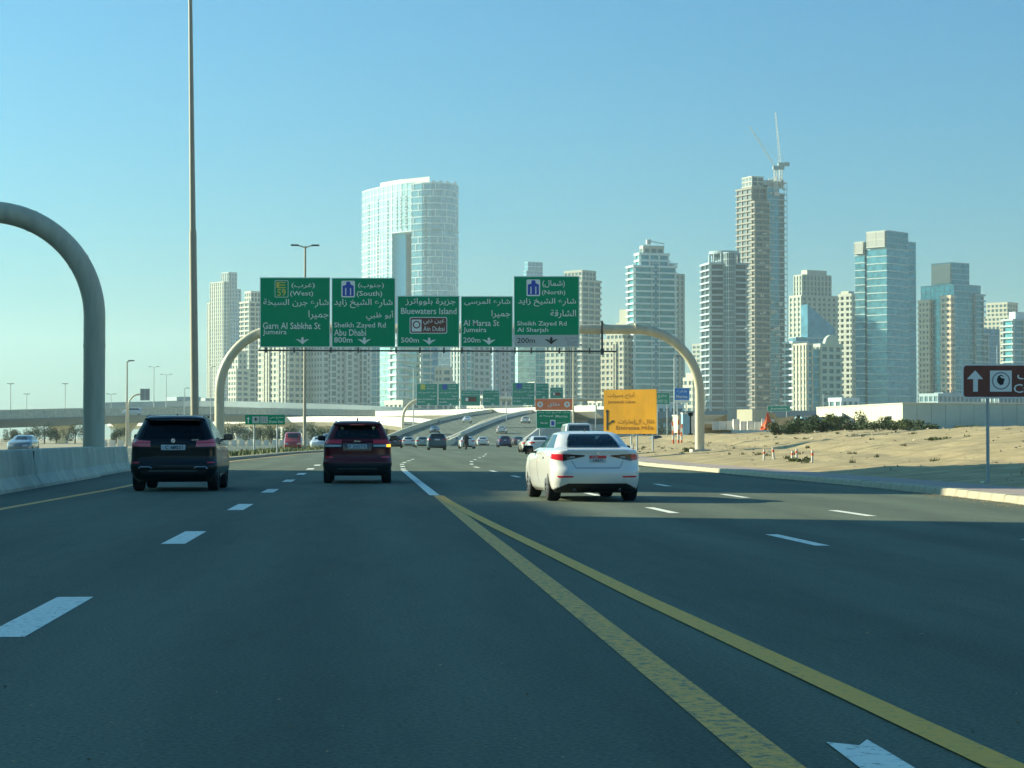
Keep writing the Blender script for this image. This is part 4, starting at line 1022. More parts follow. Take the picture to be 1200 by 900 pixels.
# curved twin tower with the great opening
D0 = 2250.0; HH = 288.0
t = thing('tower', 'very tall curved pale tower with a tall rectangular opening, above the Bluewaters board', 'tower', (P(480, 500, D0).x, D0, 0))
o0 = Vector(t.location)
def q(px, D): v = P(px, 500, D); return (v.x - o0.x, v.y - o0.y)
front = [(424, 2362), (430, 2342), (438, 2325), (448, 2306), (459, 2290)]
fr2 = [(482, 2264), (494, 2254), (505, 2249), (516, 2249), (526, 2254), (533, 2264), (537, 2282)]
backr = [(534, 2310), (524, 2330), (500, 2345), (482, 2352)]
backl = [(459, 2372), (445, 2382), (430, 2390)]
lft = [q(*p) for p in front + backl]; rgt = [q(*p) for p in fr2 + backr]
full = [q(*p) for p in front + [(470, 2276)] + fr2 + backr + backl]
wt = wallm((.54, .62, .62)); gl1 = glassm((.22, .38, .40), .3, .2); gl2 = glassm((.14, .30, .36), .2, .35)
zo = CAMZ + (HOR - 271) * 2270 / F
facade(t, lft, 0, zo, (7.4, 1.2, .5, 8, 2.0, .4), wt, gl1)
facade(t, rgt, 0, zo, (7.4, 1.1, .4, 0, 0, 0), wt, gl2)
topl = [q(*p) for p in front + [(470, 2276), (482, 2264), (482, 2352)] + backl]
facade(t, topl, zo, HH - 4, (7.4, 1.1, .5, 9, 1.6, .4), wt, gl1)
facade(t, rgt, zo, HH - 6, (7.4, 1.1, .4, 0, 0, 0), wt, gl2)
rnd = random.Random(11); mb = MB()
poly = rgt[:7]
for k in range(38):
    z = k * 7.4
    if z > HH - 14: break
    for i in range(6):
        a = Vector(poly[i]); b = Vector(poly[i + 1]); e = (b - a); l = e.length; e.normalize(); nn = Vector((e.y, -e.x))
        if rnd.random() < .62:
            s = rnd.choice((.15, .4, .65)) * l
            w_ = [a + e * s - nn * .2, a + e * s + nn * .5, a + e * (s + 1.1) + nn * .5, a + e * (s + 1.1) - nn * .2]
            mb.prism([(v.x, v.y) for v in w_], z, z + 7.4)
mb.build('offset_fin', wt, t, stuff=True)
mb = MB()
for (pa, da), (pb, db), fr, zt_ in (((430, 2342), (438, 2325), .3, HH - 22), ((438, 2325), (448, 2306), .5, HH - 16), ((448, 2306), (459, 2290), .55, HH - 20), ((459, 2290), (470, 2276), .55, HH - 20), ((459, 2290), (470, 2276), .95, HH - 20), ((470, 2276), (482, 2264), .5, HH - 20), ((494, 2254), (505, 2249), .45, HH - 20)):
    a = Vector(q(pa, da)); b = Vector(q(pb, db)); e = (b - a); l = e.length; e.normalize(); nn = Vector((e.y, -e.x)); s = fr * l
    z = zo + 4 if 459 <= pa <= 470 else 6
    while z < zt_:
        w_ = [a + e * (s - 1.3) + nn * .2, a + e * (s - 1.3) + nn * .62, a + e * (s + 1.3) + nn * .62, a + e * (s + 1.3) + nn * .2]
        mb.prism([(v.x, v.y) for v in w_], z, z + 2.2); z += 3.7
mb.build('window', gdark, t, stuff=True)
mb = MB(); inner = [q(457, 2300), q(475, 2286), q(484, 2330), q(457, 2350)]
mb.prism(inner, 0, zo + 1); mb.build('recessed_blue_panel', wallm((.05, .50, .72)), t)  # matte panel closing the opening, coloured like sky seen through it
mb = MB(); crown = [q(*p) for p in [(445, 2312), (470, 2278), (503, 2251), (503, 2290), (470, 2315), (447, 2345)]]
mb.prism(crown, HH - 5, HH + 1.5, [HH + 1.0] * 6); mb.build('crown_beam', wallm((.80, .76, .66)), t)
mb = MB()
for px, d in ((430, 2350), (508, 2262), (516, 2262), (524, 2266), (533, 2272)):
    a = q(px, d); mb = MB(); mb.box(a[0] - 1.5, a[0] + 1.5, a[1] - 1.5, a[1] + 1.5, HH - 6, HH - 2); mb.build('roof_plant', wt, t)
# low buildings filling the foot of the skyline
random.seed(21)
for k, (x0, x1, yt, d, c, lab) in enumerate([
    (196, 234, 468, 820, bgrey, 'low grey flat-roofed building left of the tall mast'), (232, 262, 470, 860, grey, 'low grey building between the tall mast and the gantry post'),
    (548, 612, 466, 880, cream2, 'low cream building behind the gap in the far gantry'), (690, 742, 470, 900, cream2, 'low cream podium to the left of the yellow sign'),
    (1078, 1150, 462, 950, bgrey, 'low grey-blue podium under the peach-striped tower'), (978, 1006, 468, 900, white, 'low white podium with a curved roof between the towers'), (1146, 1230, 455, 980, grey, 'low grey terrace of blocks behind the brown sign'),
    (452, 520, 472, 820, cream2, 'low cream podium left behind the far gantry post'), (758, 800, 476, 640, white, 'low white arcade below the small green sign')]):
    tower('low_building', lab, x0, x0 + (x1 - x0) * .3, x1, yt, d, 30, [(0, 1, 0, 1, 0, 1, GRID if k % 2 else GRIDF, c, gmid), (.2, .6, .2, .7, 1, 1.06, None, c)], c, gmid)['category'] = 'building'

# ============================================================ VEHICLES
# a body is a stack of rounded plans: rows of (z, half width, rear y, front y, rear corner, front corner)
SUV = [(.22, .80, .16, 4.60, .20, .25), (.30, .88, .07, 4.74, .22, .3), (.42, .95, .02, 4.82, .24, .35), (.52, .975, .0, 4.86, .24, .38), (.60, .98, .0, 4.87, .24, .4),
       (.68, .975, .03, 4.87, .24, .42), (.80, .965, .05, 4.86, .24, .45), (.95, .955, .05, 4.82, .22, .5), (1.02, .95, .05, 4.72, .2, .5), (1.08, .94, .055, 4.35, .19, .5), (1.14, .925, .07, 3.85, .19, .45),
       (1.20, .90, .10, 3.55, .18, .35), (1.26, .875, .13, 3.42, .17, .3), (1.40, .815, .20, 3.12, .16, .28), (1.55, .745, .30, 2.80, .16, .25), (1.645, .70, .36, 2.55, .16, .25),
       (1.69, .665, .24, 2.38, .14, .25), (1.725, .62, .30, 2.2, .18, .25), (1.75, .52, .50, 1.98, .22, .25), (1.762, .35, .8, 1.7, .2, .2)]
SEDAN = [(.17, .76, .30, 4.40, .2, .25), (.24, .83, .17, 4.48, .28, .3), (.34, .865, .08, 4.53, .36, .35), (.45, .88, .02, 4.56, .40, .4), (.55, .885, .0, 4.57, .42, .45), (.62, .887, .01, 4.56, .42, .45),
         (.70, .885, .05, 4.53, .40, .5), (.78, .88, .07, 4.48, .38, .5), (.86, .87, .08, 4.35, .36, .5), (.93, .855, .08, 3.98, .34, .45), (.985, .83, .07, 3.6, .32, .35), (1.015, .80, .11, 3.42, .30, .3),
         (1.035, .76, .34, 3.30, .25, .28), (1.06, .735, .56, 3.20, .2, .26), (1.15, .69, .74, 2.98, .18, .24), (1.25, .635, .95, 2.72, .18, .22), (1.32, .585, 1.12, 2.5, .18, .2), (1.355, .54, 1.30, 2.32, .18, .2),
         (1.38, .45, 1.56, 2.15, .18, .2), (1.39, .28, 1.75, 2.0, .1, .1)]
HATCH = [(a, b, (c if a < 1.0 else .10 + (a - 1.0) * 1.1), d, e, f) for a, b, c, d, e, f in SEDAN]
VAN = [(.25, .85, .1, 4.7, .15, .2), (.4, .93, .02, 4.85, .15, .3), (.6, .95, .0, 4.9, .15, .3), (1.0, .95, .0, 4.8, .15, .3), (1.2, .94, .01, 4.5, .15, .3), (1.5, .90, .04, 4.15, .15, .25), (1.9, .85, .09, 3.8, .15, .2), (2.05, .80, .16, 3.6, .15, .2), (2.12, .6, .4, 3.3, .2, .2)]
class Body:
    def __init__(s, rows, sw=1.0, sl=1.0, sh=1.0):
        s.rows = [(a * sh, b * sw, c * sl, d * sl, e, f) for a, b, c, d, e, f in rows]; s.z0 = s.rows[0][0]; s.z1 = s.rows[-1][0]
    def row(s, z):
        rw = s.rows
        if z <= rw[0][0]: return rw[0]
        for i in range(len(rw) - 1):
            if z <= rw[i + 1][0]:
                u = (z - rw[i][0]) / (rw[i + 1][0] - rw[i][0])
                p0 = rw[max(i - 1, 0)]; p1 = rw[i]; p2 = rw[i + 1]; p3 = rw[min(i + 2, len(rw) - 1)]
                out = []
                for k in range(6):
                    h = p2[0] - p1[0]; m1 = (p2[k] - p0[k]) / max(p2[0] - p0[0], 1e-6) * h; m2 = (p3[k] - p1[k]) / max(p3[0] - p1[0], 1e-6) * h
                    lo, hi = min(p1[k], p2[k]), max(p1[k], p2[k])
                    v = (2 * u ** 3 - 3 * u * u + 1) * p1[k] + (u ** 3 - 2 * u * u + u) * m1 + (-2 * u ** 3 + 3 * u * u) * p2[k] + (u ** 3 - u * u) * m2
                    out.append(min(max(v, lo), hi) if k in (2, 3) else v)
                return out
        return rw[-1]
    def S(s, z, a):
        z, w, r, f, cr, cf = (z,) + tuple(s.row(z)[1:]); sg = -1 if a < 0 else 1; a = abs(a)
        cr = min(cr, w * .8); cf = min(cf, w * .8)
        if a <= 1: x = a * (w - cr); y = r + .045 * a * a
        elif a <= 2: th = (a - 1) * math.pi / 2; x = (w - cr) + cr * math.sin(th); y = r + .045 + cr * (1 - math.cos(th))
        elif a <= 3:
            u = a - 2; y = lerp(r + .045 + cr, f - .08 - cf, u); x = w + .02 * math.sin(math.pi * u) * (1 if z < 1.0 else .5)
        elif a <= 4: th = (a - 3) * math.pi / 2; x = (w - cf) + cf * math.cos(th); y = f - .08 - cf + cf * math.sin(th)
        else: u = a - 4; x = (w - cf) * (1 - u); y = f - .08 * (1 - u) ** 2
        return Vector((sg * x, y, z))
    def N(s, z, a):
        e = .01; du = s.S(z, a + e) - s.S(z, a - e); dz = s.S(min(z + e, s.z1), a) - s.S(max(z - e, s.z0), a)
        n = du.cross(dz); n.normalize()
        return n
    def a_of_y(s, z, y):
        "side coordinate at which the flank has this y"
        _, w, r, f, cr, cf = s.row(z); u = (y - (r + .045 + cr)) / ((f - .08 - cf) - (r + .045 + cr)); return 2 + max(0.0, min(1.0, u))
    def patch(s, name, cs, m, parent, off=.004, n=6, k=6, skirt=.02):
        "piece lying on the body between four (a, z) corners: bottom start, bottom end, top end, top start"
        mb = MB(); (a0, z0), (a1, z1), (a2, z2), (a3, z3) = cs
        for j in range(-1, k + 2):
            for i in range(-1, n + 2):
                edge = i < 0 or j < 0 or i > n or j > k
                u = max(0, min(n, i)) / n; v = max(0, min(k, j)) / k
                a = lerp(lerp(a0, a1, u), lerp(a3, a2, u), v); z = lerp(lerp(z0, z1, u), lerp(z3, z2, u), v)
                mb.v.append(s.S(z, a) + s.N(z, a) * (off - (skirt if edge else 0)))
        wd = n + 3
        for j in range(k + 2):
            for i in range(n + 2): mb.q(j * wd + i, j * wd + i + 1, (j + 1) * wd + i + 1, (j + 1) * wd + i)
        return mb.build(name, m, parent, smooth=35)
    def mesh(s, nz, na, skip=None):
        mb = MB(); zs = []
        for i in range(len(s.rows) - 1):
            k = max(1, round(nz * (s.rows[i + 1][0] - s.rows[i][0]) / (s.z1 - s.z0)))
            zs += [lerp(s.rows[i][0], s.rows[i + 1][0], j / k) for j in range(k)]
        zs.append(s.z1); As = []
        cnt = [max(2, na // 4), max(2, na // 5), max(4, na), max(2, na // 5), max(2, na // 4)]
        for seg in range(5): As += [seg + j / cnt[seg] for j in range(cnt[seg])]
        As.append(5.0); ring = As + [-a for a in reversed(As[1:-1])]
        n = len(ring)
        for z in zs:
            for a in ring: mb.v.append(s.S(z, a))
        for j in range(len(zs) - 1):
            for i in range(n): mb.q(j * n + i, j * n + (i + 1) % n, (j + 1) * n + (i + 1) % n, (j + 1) * n + i)
        for zi in (0, len(zs) - 1):
            c = len(mb.v); b = zi * n; p = sum((Vector(mb.v[b + i]) for i in range(n)), Vector()) / n; mb.v.append(p)
            for i in range(n): mb.q(b + i, b + (i + 1) % n, c)
        return mb
def wheel(parent, x, y, r, wd, hi=True, name='wheel', face=1):
    "wheel with tyre and spoked rim; face = side on which the rim shows"
    o = bpy.data.objects.new(name, None); COL.objects.link(o); o.parent = parent; o.location = (x, y, r)
    ns = 32 if hi else 14; mb = MB(); prof = [(-wd / 2, r * .62), (-wd / 2, r * .9), (-wd / 2 + .025, r * .98), (-wd / 2 + .05, r), (wd / 2 - .05, r), (wd / 2 - .025, r * .98), (wd / 2, r * .9), (wd / 2, r * .62)]
    n = len(prof)
    for k in range(ns):
        a = 2 * math.pi * k / ns
        for px, pr in prof: mb.v.append((px, pr * math.cos(a), pr * math.sin(a)))
    for k in range(ns):
        for i in range(n): mb.q(k * n + i, ((k + 1) % ns) * n + i, ((k + 1) % ns) * n + (i + 1) % n, k * n + (i + 1) % n)
    mb.build('tyre', 'tyre', o, smooth=40)
    xf = face * (wd / 2 - .03); mb = MB()
    mb.tube([(xf - face * .06, 0, 0), (xf + face * .002, 0, 0)], [r * .63, r * .63], ns) if not hi else None
    if hi:
        mb.tube([(xf - face * .09, 0, 0), (xf - face * .07, 0, 0)], r * .62, ns)
        for k in range(ns):
            a = 2 * math.pi * k / ns; b = 2 * math.pi * (k + 1) / ns
            mb.add([(xf + d, rr * math.cos(t_), rr * math.sin(t_)) for t_ in (a, b) for d, rr in ((-face * .08, r * .64), (face * .01, r * .64), (face * .01, r * .58))], [(0, 1, 4, 3), (1, 2, 5, 4)])
        for k in range(10):
            a = 2 * math.pi * k / 10; d = .07 if k % 2 else .10
            m_ = Matrix.Rotation(a, 4, 'X'); mb.box(xf - .03, xf + .008, -.022, .022, .05, r * .6, m_)
        mb.tube([(xf - .03, 0, 0), (xf + face * .015, 0, 0)], .06, 12)
    mb.build('rim', 'rim', o, smooth=40)
    return o
def mirror_(parent, x, y, z, s, m, glassy=True):
    "rounded mirror shell on a short arm, its glass facing back"
    o = MB(); sp = lambda v: math.copysign(abs(v) ** .55, v)
    for i in range(11):
        th = math.pi * i / 10
        for j in range(16):
            ph = 2 * math.pi * j / 16
            o.v.append((x + s * (.16 + .115 * sp(math.sin(th)) * sp(math.cos(ph))), y + .075 * sp(math.cos(th)), z + .075 * sp(math.sin(th)) * sp(math.sin(ph))))
    for i in range(10):
        for j in range(16): o.q(i * 16 + j, i * 16 + (j + 1) % 16, (i + 1) * 16 + (j + 1) % 16, (i + 1) * 16 + j)
    r = o.build('wing_mirror', m, parent, smooth=50)
    a_ = MB(); a_.box(min(x - s * .06, x + s * .1), max(x - s * .06, x + s * .1), y - .02, y + .05, z - .085, z - .045); a_.build('mirror_arm', m, r)
    if glassy:
        g_ = MB(); g_.box(x + s * .16 - .085, x + s * .16 + .085, y - .08, y - .074, z - .05, z + .05); g_.build('mirror_glass', 'glass_solid', r)
    return r
def cut_arches(o, ys, R_, hw, depth=.34):
    "real wheel arches cut out of the body"
    for y in ys:
        for s in (-1, 1):
            c = MB(); x0 = s * (hw - depth); x1 = s * (hw + .2); n = 28
            c.tube([(x0, y, R_ * .93), (x1, y, R_ * .93)], R_, n)
            co = c.build('arch_cutter', 'plastic'); md = o.modifiers.new('arch', 'BOOLEAN'); md.operation = 'DIFFERENCE'; md.object = co; md.solver = 'EXACT'
            dg = bpy.context.evaluated_depsgraph_get(); me = bpy.data.meshes.new_from_object(o.evaluated_get(dg)); o.modifiers.clear()
            old = o.data; o.data = me; bpy.data.meshes.remove(old); bpy.data.objects.remove(co)
def open_windows(o, tests):
    bm = bmesh.new(); bm.from_mesh(o.data)
    dead = [f for f in bm.faces if any(t_(f.calc_center_median(), f.normal) for t_ in tests)]
    bmesh.ops.delete(bm, geom=dead, context='FACES'); bm.to_mesh(o.data); bm.free()
def near_car(label, cat, B, paint, loc, wheels_y, wr, hw, name, arch=1.17):
    t = thing(name, label, cat, loc)
    b = B.mesh(64, 60).build('body', [paint, 'plastic'], t)
    cut_arches(b, wheels_y, wr * arch, hw)
    me = b.data
    me.polygons.foreach_set('use_smooth', [True] * len(me.polygons)); me.set_sharp_from_angle(angle=R(32))
    for y in wheels_y:
        for s in (-1, 1): wheel(t, s * (hw - .135), y, wr, .25, True, face=s)
    return t, b
def darken_below(b, zs):
    for p in b.data.polygons:
        if p.center.z < zs(p.center): p.material_index = 1
def interior(t, B, ybk, yfr, zb, hh, rows=((1.0, (-.42, 0, .42)), (2.3, (-.38, .38)))):
    mb = MB(); mb.box(-.62, .62, ybk, yfr, zb - .25, zb - .18); mb.build('cabin_floor', 'seat', t)
    for y, xs in rows:
        mb = MB()
        for x in xs:
            mb.box(x - .22, x + .22, y, y + .14, zb - .17, hh - .17); mb.box(x - .12, x + .12, y + .02, y + .12, hh - .15, hh)
        mb.build('seat_row', 'seat', t)
    mb = MB(); mb.box(-.6, .6, yfr - .35, yfr - .1, zb - .17, zb + .0); mb.box(-.12, .12, yfr - .75, yfr - .71, hh + .04, hh + .10); mb.build('dashboard', 'seat', t)
def text_on(t, s, m, x0, x1, z0, z1, y, name='lettering'):
    vs, fs = glyphs(s); xs = [v[0] for v in vs]; ys = [v[1] for v in vs]
    mb = MB(); mb.add([(lerp(x0, x1, (x - min(xs)) / (max(xs) - min(xs))), y, lerp(z0, z1, (y_ - min(ys)) / (max(ys) - min(ys)))) for x, y_ in vs], fs)
    return mb.build(name, m, t)

# --- black SUV in the left lane
B = Body(SUV, 1.03, 1.0, 1.01)
car, body = near_car('black SUV with pinkish clear-red tail lamps and a long white plate, in the left lane', 'SUV', B, 'p_black', (-4.49, 48.0, 0), (.93, 3.83), .375, 1.005, 'large_suv')
open_windows(body, [lambda c, n: 1.29 < c.z < 1.60 and c.y < .6 and abs(c.x) < .60 - (c.z - 1.29) * .25, lambda c, n: 1.32 < c.z < 1.60 and c.y > 2.6 and abs(c.x) < .45])
interior(car, B, .4, 3.2, 1.1, 1.52)
B.patch('rear_window', [(-.97, 1.225), (.97, 1.225), (.98, 1.63), (-.98, 1.63)], 'glass_dark', car, .006, 10, 6)
B.patch('windscreen', [(-4.08, 1.25), (-5, 1.25), (-5, 1.64), (-4.1, 1.64)], 'glass', car, .004, 6, 5); B.patch('windscreen', [(4.08, 1.25), (5, 1.25), (5, 1.64), (4.1, 1.64)], 'glass', car, .004, 6, 5)
for s in (-1, 1):
    for ya, yb, yc, yd in ((.55, 1.30, 1.25, .72), (1.36, 2.28, 2.18, 1.31), (2.36, 3.15, 2.72, 2.26)):
        B.patch('side_window', [(s * B.a_of_y(1.24, ya), 1.225), (s * B.a_of_y(1.24, yb), 1.225), (s * B.a_of_y(1.58, yc), 1.60), (s * B.a_of_y(1.58, yd), 1.60)], 'glass_solid', car, .004, 6, 5)
    B.patch('tail_lamp', [(s * .66, 1.04), (s * 1.75, 1.055), (s * 1.85, 1.235), (s * .70, 1.17)], 'lamp_pink', car, .014, 10, 4, .03)
    B.patch('lamp_strip', [(s * .68, 1.115), (s * 1.72, 1.13), (s * 1.74, 1.150), (s * .69, 1.135)], 'lamp_red', car, .020, 8, 1, .02)
    B.patch('lamp_lower_edge', [(s * .66, 1.005), (s * 1.70, 1.02), (s * 1.72, 1.038), (s * .66, 1.028)], 'plastic', car, .006, 8, 1, .02)
    B.patch('rear_reflector', [(s * 1.05, .66), (s * 1.55, .66), (s * 1.55, .69), (s * 1.05, .69)], 'lamp_red', car, .006, 4, 1, .02)
    mb = MB(); x = s * .64
    mb.tube([(x - .15, -.012, .535), (x - .11, -.02, .575), (x + .11, -.02, .575), (x + .15, -.012, .535)], .012, 8); mb.build('exhaust_trim', 'chrome', car, smooth=40)
    mb = MB(); mb.tube([(s * .655, .6, 1.74), (s * .65, .8, 1.785), (s * .64, 2.2, 1.785), (s * .63, 2.4, 1.74)], .016, 8); mb.build('roof_rail', 'p_black', car, smooth=40)
    B.patch('door_handle', [(s * B.a_of_y(1.1, 1.25), 1.10), (s * B.a_of_y(1.1, 1.50), 1.10), (s * B.a_of_y(1.1, 1.50), 1.135), (s * B.a_of_y(1.1, 1.25), 1.135)], 'p_black', car, .03, 4, 2, .04)
    B.patch('sill_trim', [(s * B.a_of_y(.33, 1.5), .32), (s * B.a_of_y(.33, 3.2), .32), (s * B.a_of_y(.4, 3.2), .38), (s * B.a_of_y(.4, 1.5), .38)], 'chrome', car, .005, 6, 1)
    mirror_(car, s * .93, 2.72, 1.27, s, 'p_black', s > 0)
B.patch('rear_spoiler', [(-1.1, 1.655), (1.1, 1.655), (1.05, 1.70), (-1.05, 1.70)], 'p_black', car, .05, 10, 2, .05)
B.patch('tailgate_seam', [(-.98, .80), (.98, .80), (.98, .808), (-.98, .808)], 'plastic', car, .003, 8, 1, .004)
B.patch('bumper_recess', [(-.97, .40), (.97, .40), (1.02, .50), (-1.02, .50)], 'plastic', car, .004, 8, 2, .01)
B.patch('bumper_trim', [(-.75, .475), (.75, .475), (.75, .492), (-.75, .492)], 'chrome', car, .014, 8, 1, .02)
B.patch('boot_handle_strip', [(-.5, 1.125), (.5, 1.125), (.5, 1.15), (-.5, 1.15)], 'plastic', car, .02, 8, 1, .03)
B.patch('license_plate', [(-.36, .965), (.36, .965), (.36, 1.085), (-.36, 1.085)], 'plate', car, .018, 6, 2, .02)
text_on(car, 'C 68021', 'black', -.18, .22, .985, 1.065, -.002 + .02)
mb = MB(); mb.tube([(0, .045, 1.185), (0, .030, 1.185)], .048, 20); bd = mb.build('badge', 'chrome', car, smooth=40)
mb = MB()
for q0 in (0, 180): mb.add([(0, .027, 1.185)] + [(.034 * math.cos(R(q0 + a)), .027, 1.185 + .034 * math.sin(R(q0 + a))) for a in range(0, 91, 15)], [tuple(range(8))])
mb.build('badge_quarter', 'sign_blue2', bd)
text_on(car, 'M', 'chrome', .50, .58, 1.185, 1.215, .048); text_on(car, 'X5', 'chrome', .42, .48, 1.185, 1.215, .045)
mb = MB(); mb.add([(-.03, 1.05, 1.76), (.03, 1.05, 1.76), (0, 1.25, 1.76), (0, 1.04, 1.83), (0, 1.15, 1.78)], [(0, 1, 3), (0, 3, 2), (1, 2, 3)]); mb.build('roof_antenna', 'p_black', car)
mb = MB(); mb.tube([(.62, .30, 1.66), (0, .12, 1.672), (-.62, .30, 1.66)], .008, 6); mb.build('brake_light_strip', 'lamp_dark', car)

# --- maroon SUV ahead in our lane
B = Body(SUV, .965, 1.0, .975)
car, body = near_car('maroon SUV ahead in the middle lane with its right indicator lit amber', 'SUV', B, 'p_red', (-.26, 56.0, 0), (.93, 3.84), .37, .94, 'large_suv')
darken_below(body, lambda c: .56)
open_windows(body, [lambda c, n: 1.27 < c.z < 1.55 and c.y < .6 and abs(c.x) < .56 - (c.z - 1.29) * .25, lambda c, n: 1.28 < c.z < 1.56 and c.y > 2.5 and abs(c.x) < .48])
interior(car, B, .4, 3.2, 1.05, 1.47, ((1.0, (-.40, .40)), (2.3, (-.38, .38))))
B.patch('rear_window', [(-.95, 1.225), (.95, 1.225), (.96, 1.58), (-.96, 1.58)], 'glass', car, .006, 10, 6)
B.patch('windscreen', [(-4.08, 1.21), (-5, 1.21), (-5, 1.59), (-4.1, 1.59)], 'glass', car, .004, 6, 5); B.patch('windscreen', [(4.08, 1.21), (5, 1.21), (5, 1.59), (4.1, 1.59)], 'glass', car, .004, 6, 5)
B.patch('rear_spoiler', [(-1.1, 1.60), (1.1, 1.60), (1.05, 1.645), (-1.05, 1.645)], 'p_red', car, .05, 10, 2, .05)
for s in (-1, 1):
    for ya, yb, yc, yd in ((.55, 1.30, 1.25, .72), (1.36, 2.28, 2.18, 1.31), (2.36, 3.15, 2.72, 2.26)):
        B.patch('side_window', [(s * B.a_of_y(1.2, ya), 1.19), (s * B.a_of_y(1.2, yb), 1.19), (s * B.a_of_y(1.53, yc), 1.55), (s * B.a_of_y(1.53, yd), 1.55)], 'glass_solid', car, .004, 6, 5)
    B.patch('tail_lamp', [(s * .62, 1.085), (s * 1.8, 1.085), (s * 1.85, 1.20), (s * .62, 1.19)], 'lamp_red', car, .014, 10, 3, .03)
    B.patch('reversing_lamp', [(s * .62, 1.01), (s * (1.25 if s > 0 else 1.6), 1.0), (s * (1.25 if s > 0 else 1.6), 1.065), (s * .60, 1.055)], 'lamp_clear', car, .012, 8, 2, .03)
    B.patch('lamp_housing', [(s * .55, .97), (s * 1.75, .965), (s * 1.8, 1.088), (s * .55, 1.085)], 'plastic', car, .007, 8, 2, .03)
    B.patch('rear_reflector', [(s * .95, .70), (s * 1.5, .70), (s * 1.5, .74), (s * .95, .74)], 'lamp_red', car, .008, 4, 1, .02)
    mb = MB(); mb.tube([(s * .60, .75, 1.66), (s * .60, .9, 1.70), (s * .59, 2.2, 1.70), (s * .58, 2.4, 1.66)], .02, 8); mb.build('roof_rail', 'plastic', car, smooth=40)
    mirror_(car, s * .87, 2.72, 1.24, s, 'p_black', s > 0)
B.patch('indicator', [(1.25, 1.0), (1.75, 1.0), (1.78, 1.07), (1.25, 1.067)], 'lamp_amber', car, .014, 6, 2, .03)
B.patch('tailgate_garnish', [(-.6, 1.13), (.6, 1.13), (.6, 1.165), (-.6, 1.165)], 'p_red', car, .03, 8, 1, .03)
B.patch('plate_recess', [(-.55, .90), (.55, .90), (.55, 1.10), (-.55, 1.10)], 'lamp_dark', car, .004, 8, 2, .01)
B.patch('license_plate', [(-.36, .955), (.36, .955), (.36, 1.065), (-.36, 1.065)], 'plate', car, .018, 6, 2, .02)
text_on(car, 'F 59273', 'black', -.22, .22, .975, 1.045, .018 + .012)
text_on(car, 'Jeep', 'chrome', -.09, .09, 1.125, 1.19, .008)
mb = MB(); mb.box(-.20, .20, .20, .23, 1.597, 1.62); mb.build('brake_light_strip', 'lamp_red', car)
mb = MB(); mb.tube([(0, .95, 1.70), (0, .9, 1.79)], .02, 8); mb.build('roof_antenna', 'plastic', car)
B.patch('bumper_trim', [(-.8, .40), (.8, .40), (.8, .415), (-.8, .415)], 'chrome', car, .012, 8, 1, .02)

# --- white sedan on the right
B = Body(SEDAN, 1.0, 1.0, 1.0)
darken = 0
car, body = near_car('white sedan with slim swept tail lamps, alone in the right part of the road', 'sedan', B, 'p_white', (4.50, 39.7, 0), (.90, 3.58), .32, .90, 'white_sedan', 1.14)
car.rotation_euler = (0, 0, R(3.2))
darken_below(body, lambda c: (.355 if abs(c.x) < .58 else .355 - (abs(c.x) - .58) * .45) if c.y < .95 else 0.0)
open_windows(body, [lambda c, n: 1.08 < c.z < 1.29 and c.y < 1.2 and abs(c.x) < .50 - (c.z - 1.08) * .3, lambda c, n: 1.08 < c.z < 1.29 and c.y > 2.4 and abs(c.x) < .45])
interior(car, B, .7, 3.1, .95, 1.22, ((1.25, (-.38, .38)), (2.1, (-.36, .36))))
B.patch('rear_window', [(-.99, 1.052), (.99, 1.052), (.99, 1.325), (-.99, 1.325)], 'glass', car, .005, 10, 8)
B.patch('windscreen', [(-4.08, 1.06), (-5, 1.06), (-5, 1.335), (-4.1, 1.335)], 'glass', car, .004, 6, 5); B.patch('windscreen', [(4.08, 1.06), (5, 1.06), (5, 1.335), (4.1, 1.335)], 'glass', car, .004, 6, 5)
